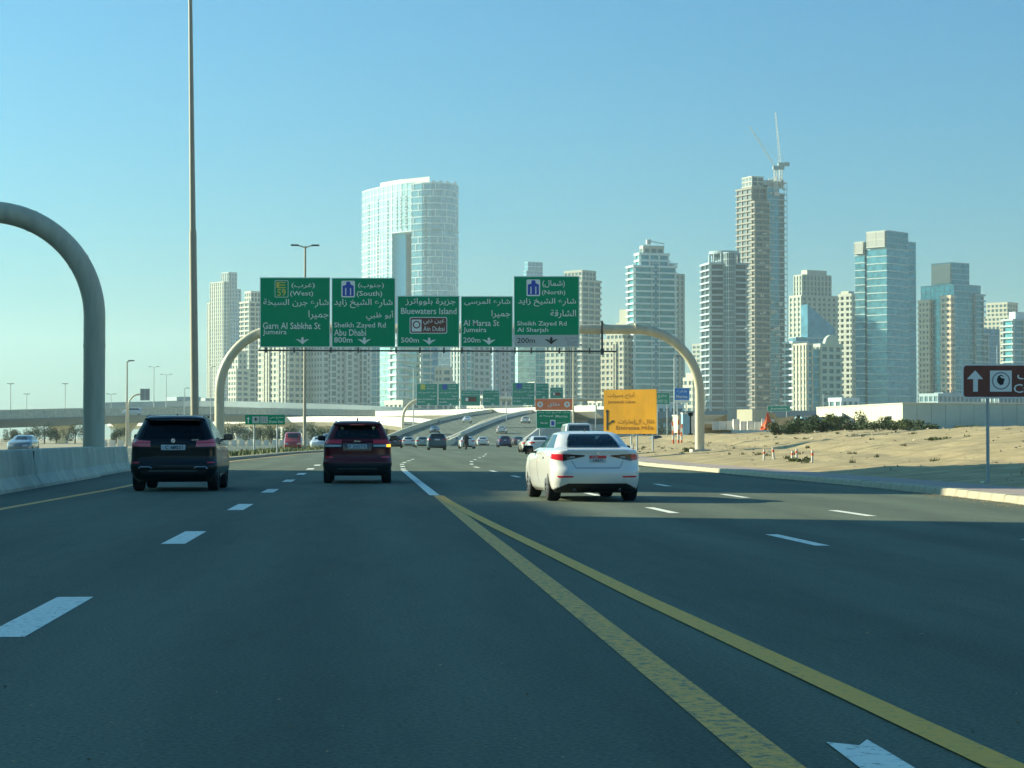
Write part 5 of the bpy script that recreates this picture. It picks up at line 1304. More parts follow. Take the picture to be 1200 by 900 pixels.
for s in (-1, 1):
    for ya, yb, yc, yd in ((.98, 1.90, 1.86, 1.36), (1.97, 2.95, 2.48, 1.93)):
        B.patch('side_window', [(s * B.a_of_y(1.07, ya), 1.045), (s * B.a_of_y(1.07, yb), 1.045), (s * B.a_of_y(1.3, yc), 1.315), (s * B.a_of_y(1.3, yd), 1.315)], 'glass_solid', car, .004, 6, 5)
    B.patch('tail_lamp', [(s * 1.3, .805), (s * 1.98, .845), (s * 2.0, .935), (s * 1.3, .93)], 'lamp_red', car, .012, 10, 4, .03)
    B.patch('tail_lamp_inner', [(s * .50, .888), (s * 1.30, .795), (s * 1.30, .935), (s * .50, .908)], 'lamp_dark', car, .010, 10, 4, .02)
    B.patch('reversing_lamp', [(s * .88, .868), (s * 1.06, .855), (s * 1.06, .882), (s * .88, .89)], 'lamp_clear', car, .016, 4, 2, .02)
    B.patch('rear_reflector', [(s * 1.05, .475), (s * 1.5, .475), (s * 1.55, .51), (s * 1.0, .505)], 'lamp_red', car, .008, 4, 1, .02)
    B.patch('boot_seam', [(s * .90, .66), (s * .915, .66), (s * 1.02, .80), (s * 1.0, .80)], 'plastic', car, .003, 2, 4, .004)
    B.patch('door_seam', [(s * B.a_of_y(.6, 1.93), .32), (s * B.a_of_y(.6, 1.945), .32), (s * B.a_of_y(1.0, 1.945), 1.02), (s * B.a_of_y(1.0, 1.93), 1.02)], 'plastic', car, .002, 1, 8, .004)
    B.patch('door_seam', [(s * B.a_of_y(.6, 2.98), .32), (s * B.a_of_y(.6, 2.995), .32), (s * B.a_of_y(1.0, 2.995), 1.0), (s * B.a_of_y(1.0, 2.98), 1.0)], 'plastic', car, .002, 1, 8, .004)
    B.patch('door_handle', [(s * B.a_of_y(.85, 1.35), .84), (s * B.a_of_y(.85, 1.58), .84), (s * B.a_of_y(.85, 1.58), .87), (s * B.a_of_y(.85, 1.35), .87)], 'p_white', car, .03, 4, 2, .04)
    mirror_(car, s * .86, 2.72, 1.02, s, 'p_black', False)
    mb = MB(); mb.tube([(s * .45, .16, .24), (s * .45, .3, .24)], .03, 12); mb.build('exhaust', 'dark_steel', car, smooth=40)
B.patch('boot_seam', [(-.90, .655), (.90, .655), (.90, .665), (-.90, .665)], 'plastic', car, .003, 8, 1, .004)
B.patch('boot_lip', [(-1.2, .985), (1.2, .985), (1.15, 1.02), (-1.15, 1.02)], 'p_white', car, .022, 12, 2, .03)
B.patch('license_plate', [(-.33, .765), (.33, .765), (.33, .905), (-.33, .905)], 'plate', car, .012, 6, 2, .02)
B.patch('plate_band', [(-.325, .845), (.325, .845), (.325, .902), (-.325, .902)], 'plate_red', car, .017, 6, 1, .01)
text_on(car, 'DUBAI دبي'[:5], 'plate', -.12, .0, .855, .89, .055); text_on(car, '14471', 'black', -.10, .10, .775, .83, .052)
mb = MB(); mb.tube([(0, .062, .945), (0, .050, .945)], .04, 18); bd = mb.build('badge', 'chrome', car, smooth=40)
mb = MB(); mb.tube([(0, .0495, .945), (0, .0485, .945)], .028, 18); mb.build('badge_field', 'p_white', bd)
mb = MB(); mb.tube([(0, 1.75, 1.38), (0, 1.60, 1.44)], .012, 6); mb.build('roof_antenna', 'plastic', car)

# --- the far traffic
pcol = {'oncoming': (.16, .20, .20), 'white': (.62, .64, .62), 'silver': (.42, .46, .45), 'beige': (.45, .40, .30), 'teal': (.02, .06, .075), 'grey': (.05, .06, .07), 'blue': (.02, .035, .11), 'red': (.30, .03, .03), 'green': (.28, .36, .33), 'black': (.015, .02, .02)}
def far_car(label, rows, colr, px, Y, z=0.0, front=False, sw=1.0, rz=0.0, name='distant_car', cat='car', x=None, sh=1.0):
    k = 'fc_' + colr
    if k not in M: M[k] = mat(colr + '_far_paint', pcol[colr], .3, coat=1)
    X = P(px, 513, Y).x
    t = thing(name, label, cat, (X, Y, z), rz + (math.pi if front else 0), 'traffic further up the road')
    B = Body(rows, sw, 1, sh); zt = B.z1; suv = zt > 1.6
    B.mesh(16, 8).build('body', k, t, smooth=35)
    bl = zt * (.70 if suv else .765); tp = zt * .93
    B.patch('rear_window', [(-.95, bl), (.95, bl), (.95, tp), (-.95, tp)], 'glass_solid', t, .012, 4, 3)
    B.patch('windscreen', [(-4.1, bl), (-5, bl), (-5, tp), (-4.1, tp)], 'glass_solid', t, .012, 3, 2); B.patch('windscreen', [(4.1, bl), (5, bl), (5, tp), (4.1, tp)], 'glass_solid', t, .012, 3, 2)
    lz = zt * (.60 if suv else .60)
    for s in (-1, 1):
        B.patch('side_window', [(s * 2.1, bl), (s * 2.95, bl), (s * 2.9, tp), (s * 2.2, tp)], 'glass_solid', t, .012, 3, 2)
        B.patch('tail_lamp', [(s * .8, lz), (s * 1.8, lz), (s * 1.8, lz + .12), (s * .9, lz + .11)], 'lamp_red', t, .014, 3, 1)
        B.patch('headlamp', [(s * 4.25, .60), (s * 3.6, .62), (s * 3.6, .76), (s * 4.25, .72)], 'lamp_clear', t, .014, 3, 1)
        for y in (.85, 3.65): wheel(t, s * (.80 * sw), y, .33, .23, False, face=s)
    B.patch('license_plate', [(-.35, lz - .02), (.35, lz - .02), (.35, lz + .1), (-.35, lz + .1)], 'plate', t, .014, 2, 1)
    B.patch('bumper_lower_panel', [(-1.0, .24), (1.0, .24), (1.0, .36), (-1.0, .36)], 'plastic', t, .012, 3, 1)  # dark plastic strip across the lower rear bumper
    return t
far_car('white hatchback far ahead, just right of the maroon SUV', HATCH, 'white', 478.5, 280)
far_car('pale green-silver car right behind the far white hatchback, beside the teal SUV', HATCH, 'green', 495, 262)
far_car('dark teal SUV, nearest of the traffic ahead, under the far green boards', SUV, 'teal', 512.5, 205, sh=.97)
far_car('beige car between the dark teal SUV and a white sedan far ahead', SEDAN, 'beige', 534, 330)
far_car('white sedan far ahead with a motorcyclist just behind it', SEDAN, 'white', 548, 232)
far_car('white sedan far ahead in the middle of the road, below the smallest far board', SEDAN, 'white', 566, 300)
far_car('dark blue hatchback far ahead next to a dark grey car', HATCH, 'blue', 592, 265, sh=1.08)
far_car('dark grey car right of the dark blue hatchback', SEDAN, 'grey', 608, 300, sh=1.05)
far_car('white car low on the climbing ramp', SEDAN, 'white', 587.5, 368, z=2.0 + .02, rz=-.1)
far_car('white car halfway up the climbing ramp, under the tallest far board', HATCH, 'white', 615, 440, z=4.4, rz=-.15)
far_car('white car on the far half of the ramp, left of the other ramp cars', HATCH, 'white', 548, 452, z=4.58, rz=-.1, front=True)
far_car('dark car low on the far half of the ramp', SEDAN, 'grey', 509, 376, z=2.02, front=True)
far_car('dark car partly hidden just beside the right mirror of the maroon SUV', HATCH, 'black', 463, 245)
far_car('red van on the far side of the median, left of the double lamp post', VAN, 'red', 345, 205, front=True, sw=.9, name='distant_van', cat='van', sh=.85)
far_car('white car with dark rear just left of the maroon SUV, behind the median', HATCH, 'white', 374, 232, front=True)
far_car('dark SUV in the opposite lanes touching the left side of the maroon SUV', SUV, 'grey', 386, 250, front=True)
far_car('silver-white car coming the other way beyond the barrier at the left edge', HATCH, 'oncoming', 33, 157, front=True, sh=1.05)
far_car('cream hatchback partly hidden by the left side of the white sedan', HATCH, 'beige', 624, 172, sh=.9)
far_car('white car partly hidden by the left mirror of the white sedan', SEDAN, 'white', 634, 150)
far_car('white minibus whose roof shows above the white sedan', VAN, 'white', 679, 135, name='distant_van', cat='minibus', sh=1.05)
far_car('tiny white car on the shaded flyover left of the tall mast', VAN, 'white', 167, 500, z=P(167, 486.2, 500).z, rz=math.pi / 2, sh=.8)
far_car('dark car half hidden behind the right legs of the yellow sign', HATCH, 'grey', 771, 300, z=.2)
# motorcyclist
t = thing('motorcycle', 'tiny motorcycle just left of the white sedan far ahead', 'motorcycle', (P(546.5, 513, 215).x, 215, 0))
for y in (0.3, 1.6):
    mb = MB(); mb.tube([(-.06, y, .3), (.06, y, .3)], .3, 14); mb.build('wheel', 'tyre', t)
mb = MB(); mb.box(-.14, .14, .35, 1.3, .45, .85); mb.tube([(0, 1.6, .3), (0, 1.35, 1.05)], .04, 6); mb.tube([(-.3, 1.35, 1.05), (.3, 1.35, 1.05)], .03, 6); mb.build('frame', 'plastic', t)
mb = MB(); mb.box(-.22, .22, -.1, .35, .8, 1.2); mb.build('delivery_box', 'plastic', t)
pr = bpy.data.objects.new('person', bpy.data.meshes.new('person')); COL.objects.link(pr); tag(pr, 'tiny rider in dark clothes and helmet astride the motorcycle', 'person'); pr.location = (t.location.x, 215.6, 0)
sk = [((0, 0, .9), .17), ((0, .08, 1.15), .18), ((0, .16, 1.38), .19), ((0, .2, 1.5), .08), ((0, .22, 1.66), .14), ((.22, .2, 1.36), .08), ((.3, .45, 1.15), .06), ((.27, .72, 1.1), .05),
      ((-.22, .2, 1.36), .08), ((-.3, .45, 1.15), .06), ((-.27, .72, 1.1), .05), ((.2, .3, .82), .10), ((.25, .45, .42), .07), ((.25, .5, .3), .06), ((-.2, .3, .82), .10), ((-.25, .45, .42), .07), ((-.25, .5, .3), .06)]
ed = [(0, 1), (1, 2), (2, 3), (3, 4), (2, 5), (5, 6), (6, 7), (2, 8), (8, 9), (9, 10), (0, 11), (11, 12), (12, 13), (0, 14), (14, 15), (15, 16)]
pr.data.from_pydata([p for p, _ in sk], ed, []); md = pr.modifiers.new('skin', 'SKIN')
for i, (_, r_) in enumerate(sk): pr.data.skin_vertices[0].data[i].radius = (r_, r_)
pr.data.skin_vertices[0].data[0].use_root = True
pr.modifiers.new('sub', 'SUBSURF').levels = 1; pr.data.materials.append(M['seat'])

# ============================================================ THE CONSTRUCTION SITE ON THE RIGHT
# big walled hoarding: one wall with lit and shaded tones painted in, panel joints
Yw = 232.0
c = P(1058, 500, Yw); zb = P(0, 500.5, Yw).z - .3; h = P(0, 472, Yw).z - zb
t = thing('site_hoarding', 'large site enclosure, lit-toned cream side with a dark doorway and long shade-toned grey-green front', 'wall', (c.x, Yw, zb), 0)
lx, ly = P(957, 500, Yw + 34).x - c.x, 34.0
th = math.atan2(-lx, ly)
def wall_run(x0, y0, x1, y1, h0, h1, m, n, nm, gap=None):
    for k in range(n):
        a = k / n; b = (k + 1) / n - .0015
        if gap and gap[0] < a < gap[1]: hb = gap[2]
        else: hb = 0
        q = [(lerp(x0, x1, a), lerp(y0, y1, a)), (lerp(x0, x1, b), lerp(y0, y1, b))]; d = Vector((q[1][1] - q[0][1], -(q[1][0] - q[0][0]))).normalized() * -.25
        mb = MB(); ha, hb_ = lerp(h0, h1, a), lerp(h0, h1, b)
        mb.add([(q[0][0], q[0][1], hb), (q[1][0], q[1][1], hb), (q[1][0] + d.x, q[1][1] + d.y, hb), (q[0][0] + d.x, q[0][1] + d.y, hb),
                (q[0][0], q[0][1], ha), (q[1][0], q[1][1], hb_), (q[1][0] + d.x, q[1][1] + d.y, hb_), (q[0][0] + d.x, q[0][1] + d.y, ha)],
               [(0, 1, 2, 3), (4, 5, 6, 7), (0, 1, 5, 4), (1, 2, 6, 5), (2, 3, 7, 6), (3, 0, 4, 7)])
        mb.build(nm, m, t)
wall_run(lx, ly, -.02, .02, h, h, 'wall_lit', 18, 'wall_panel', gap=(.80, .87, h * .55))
wall_run(0, 0, 24, 1.5, h, h, 'wall_shade', 14, 'front_panel')
mb = MB(); mb.tube([(lx, ly, h + .05), (0, 0, h + .05)], .09, 6); mb.tube([(0, 0, h + .06), (24, 1.5, h + .06)], .09, 6); mb.build('wall_coping', 'wall_lit', t)
mb = MB(); mb.box(-.3 + lx * .16, .3 + lx * .16, ly * .16, ly * .16 + .6, 0, h * .5); mb.build('door_leaf', 'dark_steel', t)
# concrete blocks, cabin, toilets
def g_at(px, Y): x = P(px, 500, Y).x; return (x, Y, on_sand(x, Y))
def poly_block(name, label, cat, pts, Y, depth, m, group=None):
    b = P(sum(p[0] for p in pts) / len(pts), 500, Y); t = thing(name, label, cat, (b.x, Y, 0), 0, group); o0 = Vector(t.location)
    qf = [P(x, y, Y) - o0 for x, y in pts]; n = len(qf); mb = MB()
    mb.add([(v.x, 0, v.z) for v in qf] + [(v.x + depth * .25, depth, v.z) for v in qf], [tuple(range(n)), tuple(range(2 * n - 1, n - 1, -1))] + [(i, (i + 1) % n, n + (i + 1) % n, n + i) for i in range(n)])
    mb.build(name + '_body', m, t); return t
def tapered(name, label, px0, px1, pyt, pyb, Y, m, rz, ytop_r=None, cat='concrete block'):
    w_ = (px1 - px0) * Y / F; x0 = P((px0 + px1) / 2, 500, Y).x; zt = P(0, pyt, Y).z; zb = P(0, pyb, Y).z
    t = thing(name, label, cat, (x0, Y, zb - .3), rz); hh = zt - zb + .3; hr = hh if ytop_r is None else P(0, ytop_r, Y).z - zb + .3
    mb = MB(); mb.prism([(-w_ / 2, 0), (w_ / 2, 0), (w_ / 2, w_ * .7), (-w_ / 2, w_ * .7)], 0, hh, [hh, hr, hr, hh]); mb.build('block_body', m, t)
    for k in range(3):
        mb = MB(); x = lerp(-w_ / 2, w_ / 2, (k + 1) / 4); mb.box(x - .05, x + .05, -.05, 0, 0.1, min(hh, hr) - .15); mb.build('form_joint', m, t)
    return t
tapered('concrete_abutment', 'grey shaded face of the unfinished abutment behind the concrete barriers', 852, 877, 480, 492, 235, 'conc_blue', -.35, 478.5)  # the abutment's shaded side is given a darker concrete colour
tapered('concrete_abutment', 'bright white face of the unfinished abutment right behind the orange heap', 875, 907, 479, 500, 228, 'wall_lit', .75)  # its bright side takes the painted lit wall tone
poly_block('embankment', 'sloping sandy embankment rising to the unfinished abutment', 'embankment', [(815, 501), (910, 502), (905, 484), (875, 479), (855, 484), (835, 493)], 246, 9, 'sand')
poly_block('embankment', 'long pale embankment between the abutment and the cream enclosure', 'embankment', [(905, 499), (1000, 500), (985, 493), (950, 487), (925, 488), (908, 492)], 262, 9, 'rock')
cb = thing('site_cabin', 'low cream site cabin with two dark windows left of the right gantry post', 'cabin', (P(826, 500, 250).x, 250, P(0, 503, 250).z - .4), .1)
w2 = 3.4; hc = P(0, 487, 250).z - cb.location.z
mb = MB(); mb.box(-w2, w2, 0, 2.6, 0, hc); mb.build('cabin_wall', 'wall_lit', cb); mb = MB(); mb.box(-w2 - .1, w2 + .1, -.1, 2.7, hc + .003, hc + .15); mb.build('cabin_roof', 'conc_pale', cb)
for x in (-2.4, -1.2, 1.6):
    mb = MB(); mb.box(x - .35, x + .35, -.03, .01, hc * .45, hc * .8); mb.build('window', 'glass_solid', cb)
for k, (px, lab, m) in enumerate(((806, 'pale blue portable toilet left of the right gantry post, the left one', 'wc_blue'), (812.5, 'white portable toilet squeezed between the blue one and the gantry post', 'conc_white'))):
    t = thing('portable_toilet', lab, 'portable toilet', (P(px, 500, 205).x, 205, P(0, 506, 205).z - .3), 0, 'portable toilets at the site')
    mb = MB(); mb.box(-.5, .5, 0, 1.1, 0, 2.1); mb.build('cabin_wall', m, t); mb = MB(); mb.prism([(-.55, -.05), (.55, -.05), (.55, 1.15), (-.55, 1.15)], 2.1, 2.25); mb.build('cabin_roof', 'conc_white', t)
    mb = MB(); mb.box(-.35, .35, -.03, -.002, .15, 1.9); mb.build('door', m, t)
random.seed(4); wb = None
labels = ['first', 'second', 'third', 'fourth', 'fifth', 'sixth', 'seventh', 'eighth', 'ninth']
for k in range(9):
    px = 839 + k * 8.2; Y = 205 - k * .6; x = P(px, 500, Y).x
    if wb is None:
        wb = thing('water_barrier', '', 'barrier', (x, Y, 0), 0, 'white barriers at the site'); hb = 1.0
        mb = MB(); mb.add([(-.33, 0, 0), (.33, 0, 0), (.33, .5, 0), (-.33, .5, 0), (-.31, .15, hb), (.31, .15, hb), (.31, .35, hb), (-.31, .35, hb), (-.33, .02, .3), (.33, .02, .3), (.33, .48, .3), (-.33, .48, .3)],
               [(0, 1, 2, 3), (4, 5, 6, 7), (0, 1, 9, 8), (8, 9, 5, 4), (1, 2, 10, 9), (9, 10, 6, 5), (2, 3, 11, 10), (10, 11, 7, 6), (3, 0, 8, 11), (11, 8, 4, 7)]); mb.build('barrier_shell', 'conc_white', wb)
        o = wb
    else: o = copy_tree(wb)
    o.location = (x, Y, P(0, 502 - .2 * (k % 2), Y).z - .15); o.rotation_euler = (0, 0, random.uniform(-.2, .2)); o.scale = (1, 1, random.uniform(.8, 1.15))
    o['label'] = labels[k] + ' white barrier block from the right gantry post, in the row before the abutment'
# low cream wall behind them
poly_block('site_wall', 'long low cream concrete kerb wall behind the white barrier blocks', 'wall', [(826, 497), (905, 497.5), (905, 494), (826, 493.5)], 212, .6, 'conc_pale')
# orange heap
t = thing('orange_netting', 'bright orange plastic netting heaped beside the white abutment face', 'netting', (P(904, 500, 196).x, 196, P(0, 502, 196).z - .15)); random.seed(8)
mb = MB(); n = 26
for ring_, (rr, zz) in enumerate(((1.25, 0), (1.05, .25), (.6, .45), (.28, .9), (.16, 1.35), (.05, 1.65))):
    for k in range(n): a = 2 * math.pi * k / n; q_ = rr * random.uniform(.78, 1.15); mb.v.append((q_ * math.cos(a) - (.35 if zz > .4 else 0), q_ * .6 * math.sin(a), zz * random.uniform(.85, 1.1)))
for j in range(5):
    for k in range(n): mb.q(j * n + k, j * n + (k + 1) % n, (j + 1) * n + (k + 1) % n, (j + 1) * n + k)
mb.build('netting_folds', 'orange', t)
# dark posts with plates
for px, lab in ((935.5, 'thick dark post standing at the site, left of a pair'), (957.5, 'thick dark post standing at the site, right of a pair')):
    t = thing('site_post', lab, 'post', (P(px, 500, 215).x, 215, P(0, 505, 215).z - .4), 0, 'dark posts at the site'); mb = MB(); mb.box(-.17, .17, -.17, .17, 0, P(0, 486, 215).z - t.location.z); mb.build('post_shaft', 'black', t)
    mb = MB(); mb.box(-.3, .3, -.3, .3, 0, .5); mb.build('post_foot', 'conc_pale', t)
t = thing('site_truck', 'blue-grey low truck body parked between the dark posts and the bushes', 'truck', (P(970, 500, 222).x, 222, P(0, 503, 222).z - .3), .1)
mb = MB(); mb.box(-3, 1.6, 0, 2.4, .6, 1.7); mb.build('load_bed', 'wc_blue', t); mb = MB(); mb.prism([(1.65, .1), (3.2, .1), (3.2, 2.3), (1.65, 2.3)], .5, 2.0, [2.2, 1.4, 1.4, 2.2]); mb.build('cab', 'conc_white', t)
for x in (-2.2, -1.0, 2.4): mb = MB(); mb.tube([(x, -.02, .4), (x, .25, .4)], .4, 14); mb.build('wheel', 'tyre', t)
# striped marker poles by the gantry foot
def marker(label, px, Y, h_, tilt=0, w_=.07, grp='marker posts stuck in the sand', z=None, lean=0):
    x = P(px, 500, Y).x; t = thing('marker_post', label, 'marker post', (x, Y, on_sand(x, Y) - .08), 0, grp); t.rotation_euler = (0, tilt, 0)
    n = 5
    for k in range(n):
        mb = MB(); mb.tube([(0, 0, h_ * k / n), (0, 0, h_ * (k + 1) / n)], w_ * (1 - .02 * k), 8); mb.build('stripe', 'conc_white' if k % 2 else 'orange', t, smooth=40)
    return t
for k, (px, Y, hh) in enumerate(((789, 190, 2.1), (795, 186, 2.3), (798.5, 192, 1.9))):
    marker(('left', 'middle', 'right')[k] + ' tall red and white striped pole in the group below the blue sign', px, Y, hh, .03 * (k - 1), .09, 'striped poles below the blue sign')
for k, (px, Y, hh, ti) in enumerate(((741.5, 92, .85, 0), (895, 84, .50, .04), (907, 86, .58, -.10), (928, 80, .46, .05), (933.5, 83, .50, 0), (951.5, 76, .52, .03))):
    x = P(px, 500, Y).x
    t = thing('marker_post', ['white marker post with orange band just right of the white sedan', 'leftmost thin white marker post on the sand bank', 'leaning doubled marker post, second from the left on the sand', 'small pale marker post left of the pair beside a weed', 'small pale marker post touching the weed on the sand', 'rightmost white marker post on the sand near the kerb'][k], 'marker post', (x, Y, on_sand(x, Y) - .05), 0, 'marker posts stuck in the sand')
    t.rotation_euler = (0, ti, 0)
    mb = MB(); mb.tube([(0, 0, 0), (0, 0, hh)], .045, 10); mb.build('post_shaft', 'conc_white', t, smooth=40)
    mb = MB(); mb.tube([(0, 0, hh * .62), (0, 0, hh * .8)], .05, 10); mb.build('reflective_band', 'orange', t, smooth=40)
# far jersey blocks along the opposite road
random.seed(31); jb = None
for k in range(26):
    px = 122 + k * 9.5; Y = 300 + k * 2; x = P(px, 500, Y).x
    if jb is None:
        jb = thing('jersey_block', '', 'barrier', (x, Y, 0), 0, 'white blocks along the opposite carriageway'); mb = MB()
        mb.prism([(-.45, 0), (.45, 0), (.45, .5), (-.45, .5)], 0, .35); mb.prism([(-.42, .12), (.42, .12), (.42, .38), (-.42, .38)], .351, .9); mb.build('block_body', 'conc_white', jb); o = jb
    else: o = copy_tree(jb)
    o.location = (x, Y, 0); o['label'] = 'small white concrete block in the long row beyond the opposite carriageway'
# ------------------------------------------------------------ plants
def leaf_cloud(mb, n, rx, ry, rz_, size, clumps=9, seed=0):
    rd = random.Random(seed); cs = [(rd.uniform(-.75, .75) * rx, rd.uniform(-.7, .7) * ry, rd.uniform(.2, .85) * rz_, rd.uniform(.28, .5)) for _ in range(clumps)]
    for _ in range(n):
        cx_, cy_, cz_, cr_ = rd.choice(cs); a = rd.uniform(0, 6.28); b = math.acos(rd.uniform(-1, 1)); r_ = cr_ * rd.random() ** .4
        p = Vector((cx_ + rx * r_ * math.sin(b) * math.cos(a), cy_ + ry * r_ * math.sin(b) * math.sin(a), max(.05, cz_ + rz_ * r_ * .9 * math.cos(b))))
        u = Vector((rd.uniform(-1, 1), rd.uniform(-1, 1), rd.uniform(-.4, 1))).normalized() * size * rd.uniform(.6, 1.4); v = u.cross(Vector((rd.uniform(-1, 1), rd.uniform(-1, 1), rd.uniform(-1, 1)))).normalized() * size * .4
        mb.add([p - u, p + v, p + u, p - v], [(0, 1, 2, 3)])
def shrub(label, px, Y, wd, h_, seed, m='leaf', z=None, n=900, dy=1.0, name='shrub', grp='bushes at the top of the sand bank'):
    x = P(px, 500, Y).x; t = thing(name, label, 'bush' if name != 'weed' else 'weed', (x, Y, (on_sand(x, Y) if z is None else z) - .05), 0, grp)
    mb = MB(); leaf_cloud(mb, n, wd / 2, wd / 2 * dy, h_, .06 + h_ * .035, 9, seed); mb.build('foliage', m, t)
    mb = MB(); rd = random.Random(seed + 5)
    for k in range(6): a = rd.uniform(0, 6.28); mb.tube([(0, 0, 0), (math.cos(a) * wd * .15, math.sin(a) * wd * .1, h_ * .35), (math.cos(a) * wd * .3, math.sin(a) * wd * .2, h_ * .7)], [.05, .03, .01], 5)
    mb.build('stem', 'bark', t)
for k, (px, wd, h_, m, lab) in enumerate(((914, 1.7, 1.0, 'leaf', 'leftmost dark bush on the bank, right of the orange netting'), (929, 2.0, 1.15, 'leaf', 'dark bush below the left dark post'), (946, 2.1, 1.3, 'leaf', 'dark bush between the two dark posts'),
        (963, 2.0, 1.15, 'leaf', 'dark bush just right of the right dark post'), (984, 2.2, 1.25, 'leaf2', 'larger yellow-green bush in the middle of the row'), (1002, 2.0, 1.4, 'leaf', 'tallest dark bush in the middle of the row, before the cream wall'),
        (1022, 2.2, 1.1, 'leaf', 'dull bush left of the doorway in the cream wall'), (1043, 2.0, .9, 'leaf2', 'low bush under the doorway in the cream wall'), (1064, 1.8, .9, 'leaf2', 'low yellow-green bush at the corner of the cream and grey walls'),
        (1086, 1.6, .6, 'leaf', 'small low bush under the grey wall, left one'), (1132, 1.8, .5, 'leaf2', 'flat dry bush under the grey wall, near the brown sign post'))):
    shrub(lab, px, 165 + (k % 3) * 3, wd * 1.45, h_ * 1.1, 40 + k, m, n=1500)
shrub('small green weed on the sand beside the marker posts', 938, 79, .9, .22, 77, 'leaf2', n=350, name='weed', grp='weeds on the sand')
shrub('dry little weed at the foot of the right gantry post', 806, 128, 1.0, .3, 78, 'leaf2', n=300, name='weed', grp='weeds on the sand')
shrub('flat dry weed on the bank left of the brown sign', 1100, 92, 1.4, .18, 79, 'leaf2', n=300, name='weed', grp='weeds on the sand')
# distant trees below the flyovers
random.seed(15)
def tree(label, px, Y, h_, seed, wd=1.0, palm=False):
    x = P(px, 500, Y).x; t = thing('distant_tree', label, 'tree', (x, Y, 0), 0, 'trees under the flyovers'); rd = random.Random(seed)
    mb = MB(); mb.tube([(0, 0, 0), (.1, 0, h_ * .5), (0, 0, h_ * .85)], [.16, .12, .05], 7)
    for k in range(4): a = rd.uniform(0, 6.28); mb.tube([(.08, 0, h_ * .4), (math.cos(a) * h_ * .25, math.sin(a) * h_ * .25, h_ * .75)], [.08, .03], 5)
    mb.build('trunk', 'bark', t); mb = MB(); leaf_cloud(mb, 1500, h_ * .62 * wd, h_ * .6 * wd, h_ * .80, .17, 12, seed)
    mb.v = [(a, b, c + h_ * .12) for a, b, c in mb.v]; mb.build('crown', 'leaf', t)
for k, px in enumerate((14, 38, 52, 66, 88, 136, 252, 272, 292, 305, 318, 336, 366, 385, 402, 432, 446, 775, 792, 832)):
    Y = (430 if px < 200 else 400) + (k * 37) % 60
    tree('dark rounded tree in the distance, ' + ['far left before the shaded flyover', 'second in the far left row', 'third in the far left row', 'fourth in the far left row', 'left of the big arch post', 'right of the big arch post', 'right of the left gantry post', 'left of the small green sign',
          'behind the left edge of the small green sign', 'behind the middle of the small green sign', 'behind the right leg of the small green sign', 'left of the red van', 'right of the double lamp post', 'left behind the maroon SUV', 'behind the left side of the maroon SUV roof',
          'behind the right side of the maroon SUV', 'just right of the maroon SUV', 'below the small bright green sign', 'below the blue sign', 'behind the right gantry post'][k], px, Y, 3.2 + (k * 7 % 5) * .35, 100 + k)
# rubble stones on the sand
random.seed(5); mb = MB()
for k in range(900):
    y = random.uniform(34, 170); d = random.uniform(.4, 26); x = curve_at(KERB, y) + 1.9 + d; s = random.uniform(.015, .07) * (1 + y / 120); z = on_sand(x, y)
    mb.add([(x + s * random.uniform(-1, 1), y + s * random.uniform(-1, 1), z + s * random.uniform(-.3, .8)) for _ in range(4)], [(0, 1, 2), (0, 2, 3), (0, 3, 1), (1, 3, 2)])
o = mb.build('rubble', 'rock'); o['kind'] = 'stuff'; tag(o, 'small stones scattered over the sand bank right of the road', 'stones')

# dry scrub clumps on the sand
random.seed(44); mb = MB()
for k in range(95):
    y = random.uniform(50, 190); d = random.uniform(1.5, 24); x = curve_at(KERB, y) + 1.9 + d; z = on_sand(x, y); w0 = random.uniform(.08, .3)
    for j in range(22):
        a = random.uniform(0, 6.28); q_ = random.uniform(0, w0); px_, py_ = x + q_ * math.cos(a), y + q_ * math.sin(a); hh = random.uniform(.05, .18)
        mb.add([(px_ - .02, py_, z - .03), (px_ + .02, py_, z - .03), (px_ + random.uniform(-.1, .1), py_ + random.uniform(-.05, .05), z + hh)], [(0, 1, 2)])
o = mb.build('scrub', 'verge'); o['kind'] = 'stuff'; tag(o, 'small dry scrub clumps dotted over the sand bank', 'scrub')
# grit on the asphalt and sand blown against the kerb
random.seed(12); mb = MB()
for k in range(420):
    p = G(random.uniform(0, 1200), random.uniform(640, 900)) if k < 140 else Vector((random.uniform(-6.5, 11), random.uniform(8, 60), 0)); s_ = random.uniform(.004, .014)
    mb.add([(p.x + s_ * random.uniform(-1, 1), p.y + s_ * random.uniform(-1, 1), .003 + s_ * random.uniform(0, 1)) for _ in range(4)], [(0, 1, 2), (0, 2, 3), (0, 3, 1), (1, 3, 2)])
for k in range(5200):
    y = random.uniform(30, 120); x = curve_at(KERB, y) - abs(random.gauss(0, .35)) - .02; s_ = random.uniform(.01, .05)
    mb.add([(x - s_, y - s_ * 2, .006), (x + s_ * .4, y - s_, .012), (x + s_ * .3, y + s_ * 2.4, .006)], [(0, 1, 2)])
o = mb.build('road_grit', 'sand'); o['kind'] = 'stuff'; tag(o, 'pale grit and blown sand lying on the asphalt along the right kerb', 'grit')

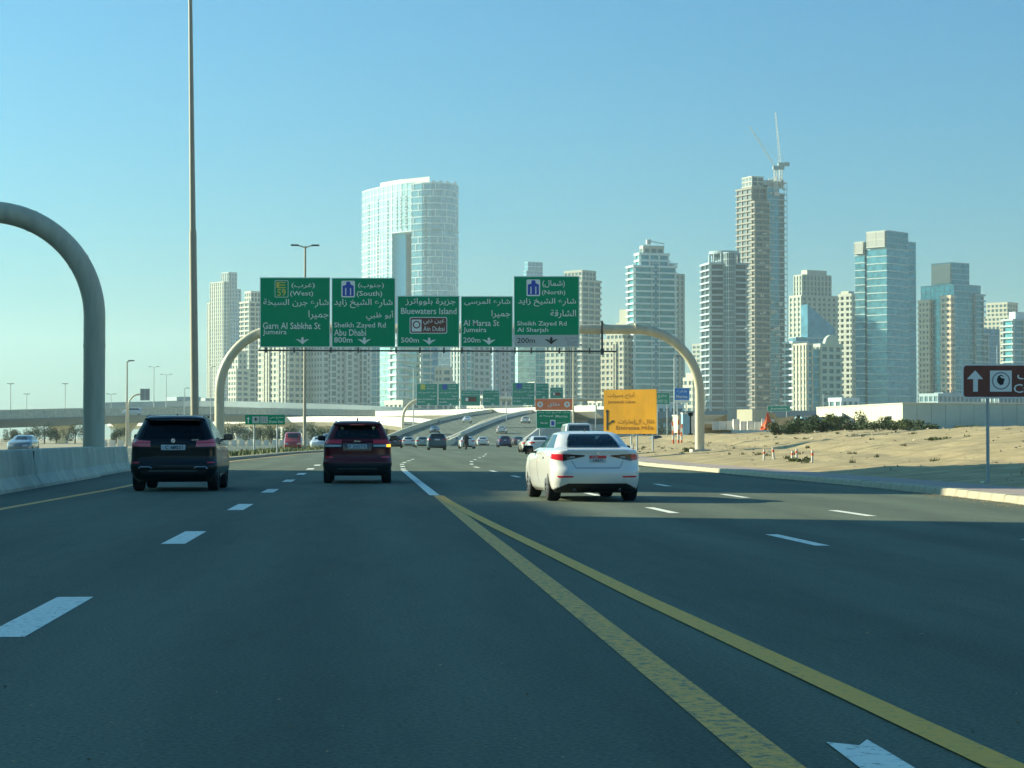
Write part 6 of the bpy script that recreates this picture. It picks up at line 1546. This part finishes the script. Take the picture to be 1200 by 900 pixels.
# ------------------------------------------------------------ unseen blocks added beyond the opposite carriageway, sized to cast the long shade
def block(label, x0, x1, y0, y1, h_):
    t = thing('added_shade_block', label, 'building', (x0, y0, 0), 0, 'unseen shade casters added left of the view')
    facade(t, [(0, 0), (x1 - x0, 0), (x1 - x0, y1 - y0), (0, y1 - y0)], 0, h_ - 1.3, (3.6, 1.8, .1, 3.6, 1.4, .09), beige, gmid)
SL = math.tan(R(AZ)); TE = math.tan(R(EL)); XB = -40.0
def by(X, Z, xb=XB): return Z + SL * (X - xb)                 # where a corner at xb must stand for its shade to pass X, Z
def bh(X, xb=XB): return (X - xb) / math.cos(R(AZ)) * TE        # how tall it is for its shade to reach X
block('long unseen shade caster added left of the road, shading the near lanes', XB - 14, XB, -90, by(1, 33.3), bh(17))
block('lower unseen shade caster added between two others left of the road', XB - 4, XB - .5, by(1, 33.3) + .3, by(3, 39, XB - 5) - .3, bh(3.9))
block('unseen shade caster added left of the road, its shade ending beside the white sedan', XB - 5, XB, by(3, 39, XB - 5), by(3.5, 50), bh(3.1))
block('taller unseen shade caster added left of the road, shading the kerb and sand', XB - 5, XB, by(3.5, 50) + .3, by(13, 66), bh(42))
block('unseen shade caster added left of the road next to the taller one', XB - 5, XB, by(13, 66) + .3, by(1.3, 77), bh(14))

# ============================================================ AIR
for o in list(SC.objects):
    for k in ('hh', 'wr', 'wl'):
        if k in o: del o[k]
hz = MB(); hz.box(-7100, 7100, -7100, 7100, -1.2, 345)
me = bpy.data.materials.new('haze_air'); me.use_nodes = True; me.node_tree.nodes.clear()
ho = me.node_tree.nodes.new('ShaderNodeOutputMaterial'); pv = me.node_tree.nodes.new('ShaderNodeVolumePrincipled')
pv.inputs['Color'].default_value = (0.78, 0.93, 0.93, 1); pv.inputs['Density'].default_value = 0.00012; pv.inputs['Anisotropy'].default_value = 0.3
me.node_tree.links.new(pv.outputs[0], ho.inputs['Volume'])
o = hz.build('haze', me); o['kind'] = 'stuff'; tag(o, 'thin warm city haze over the whole scene', 'haze')
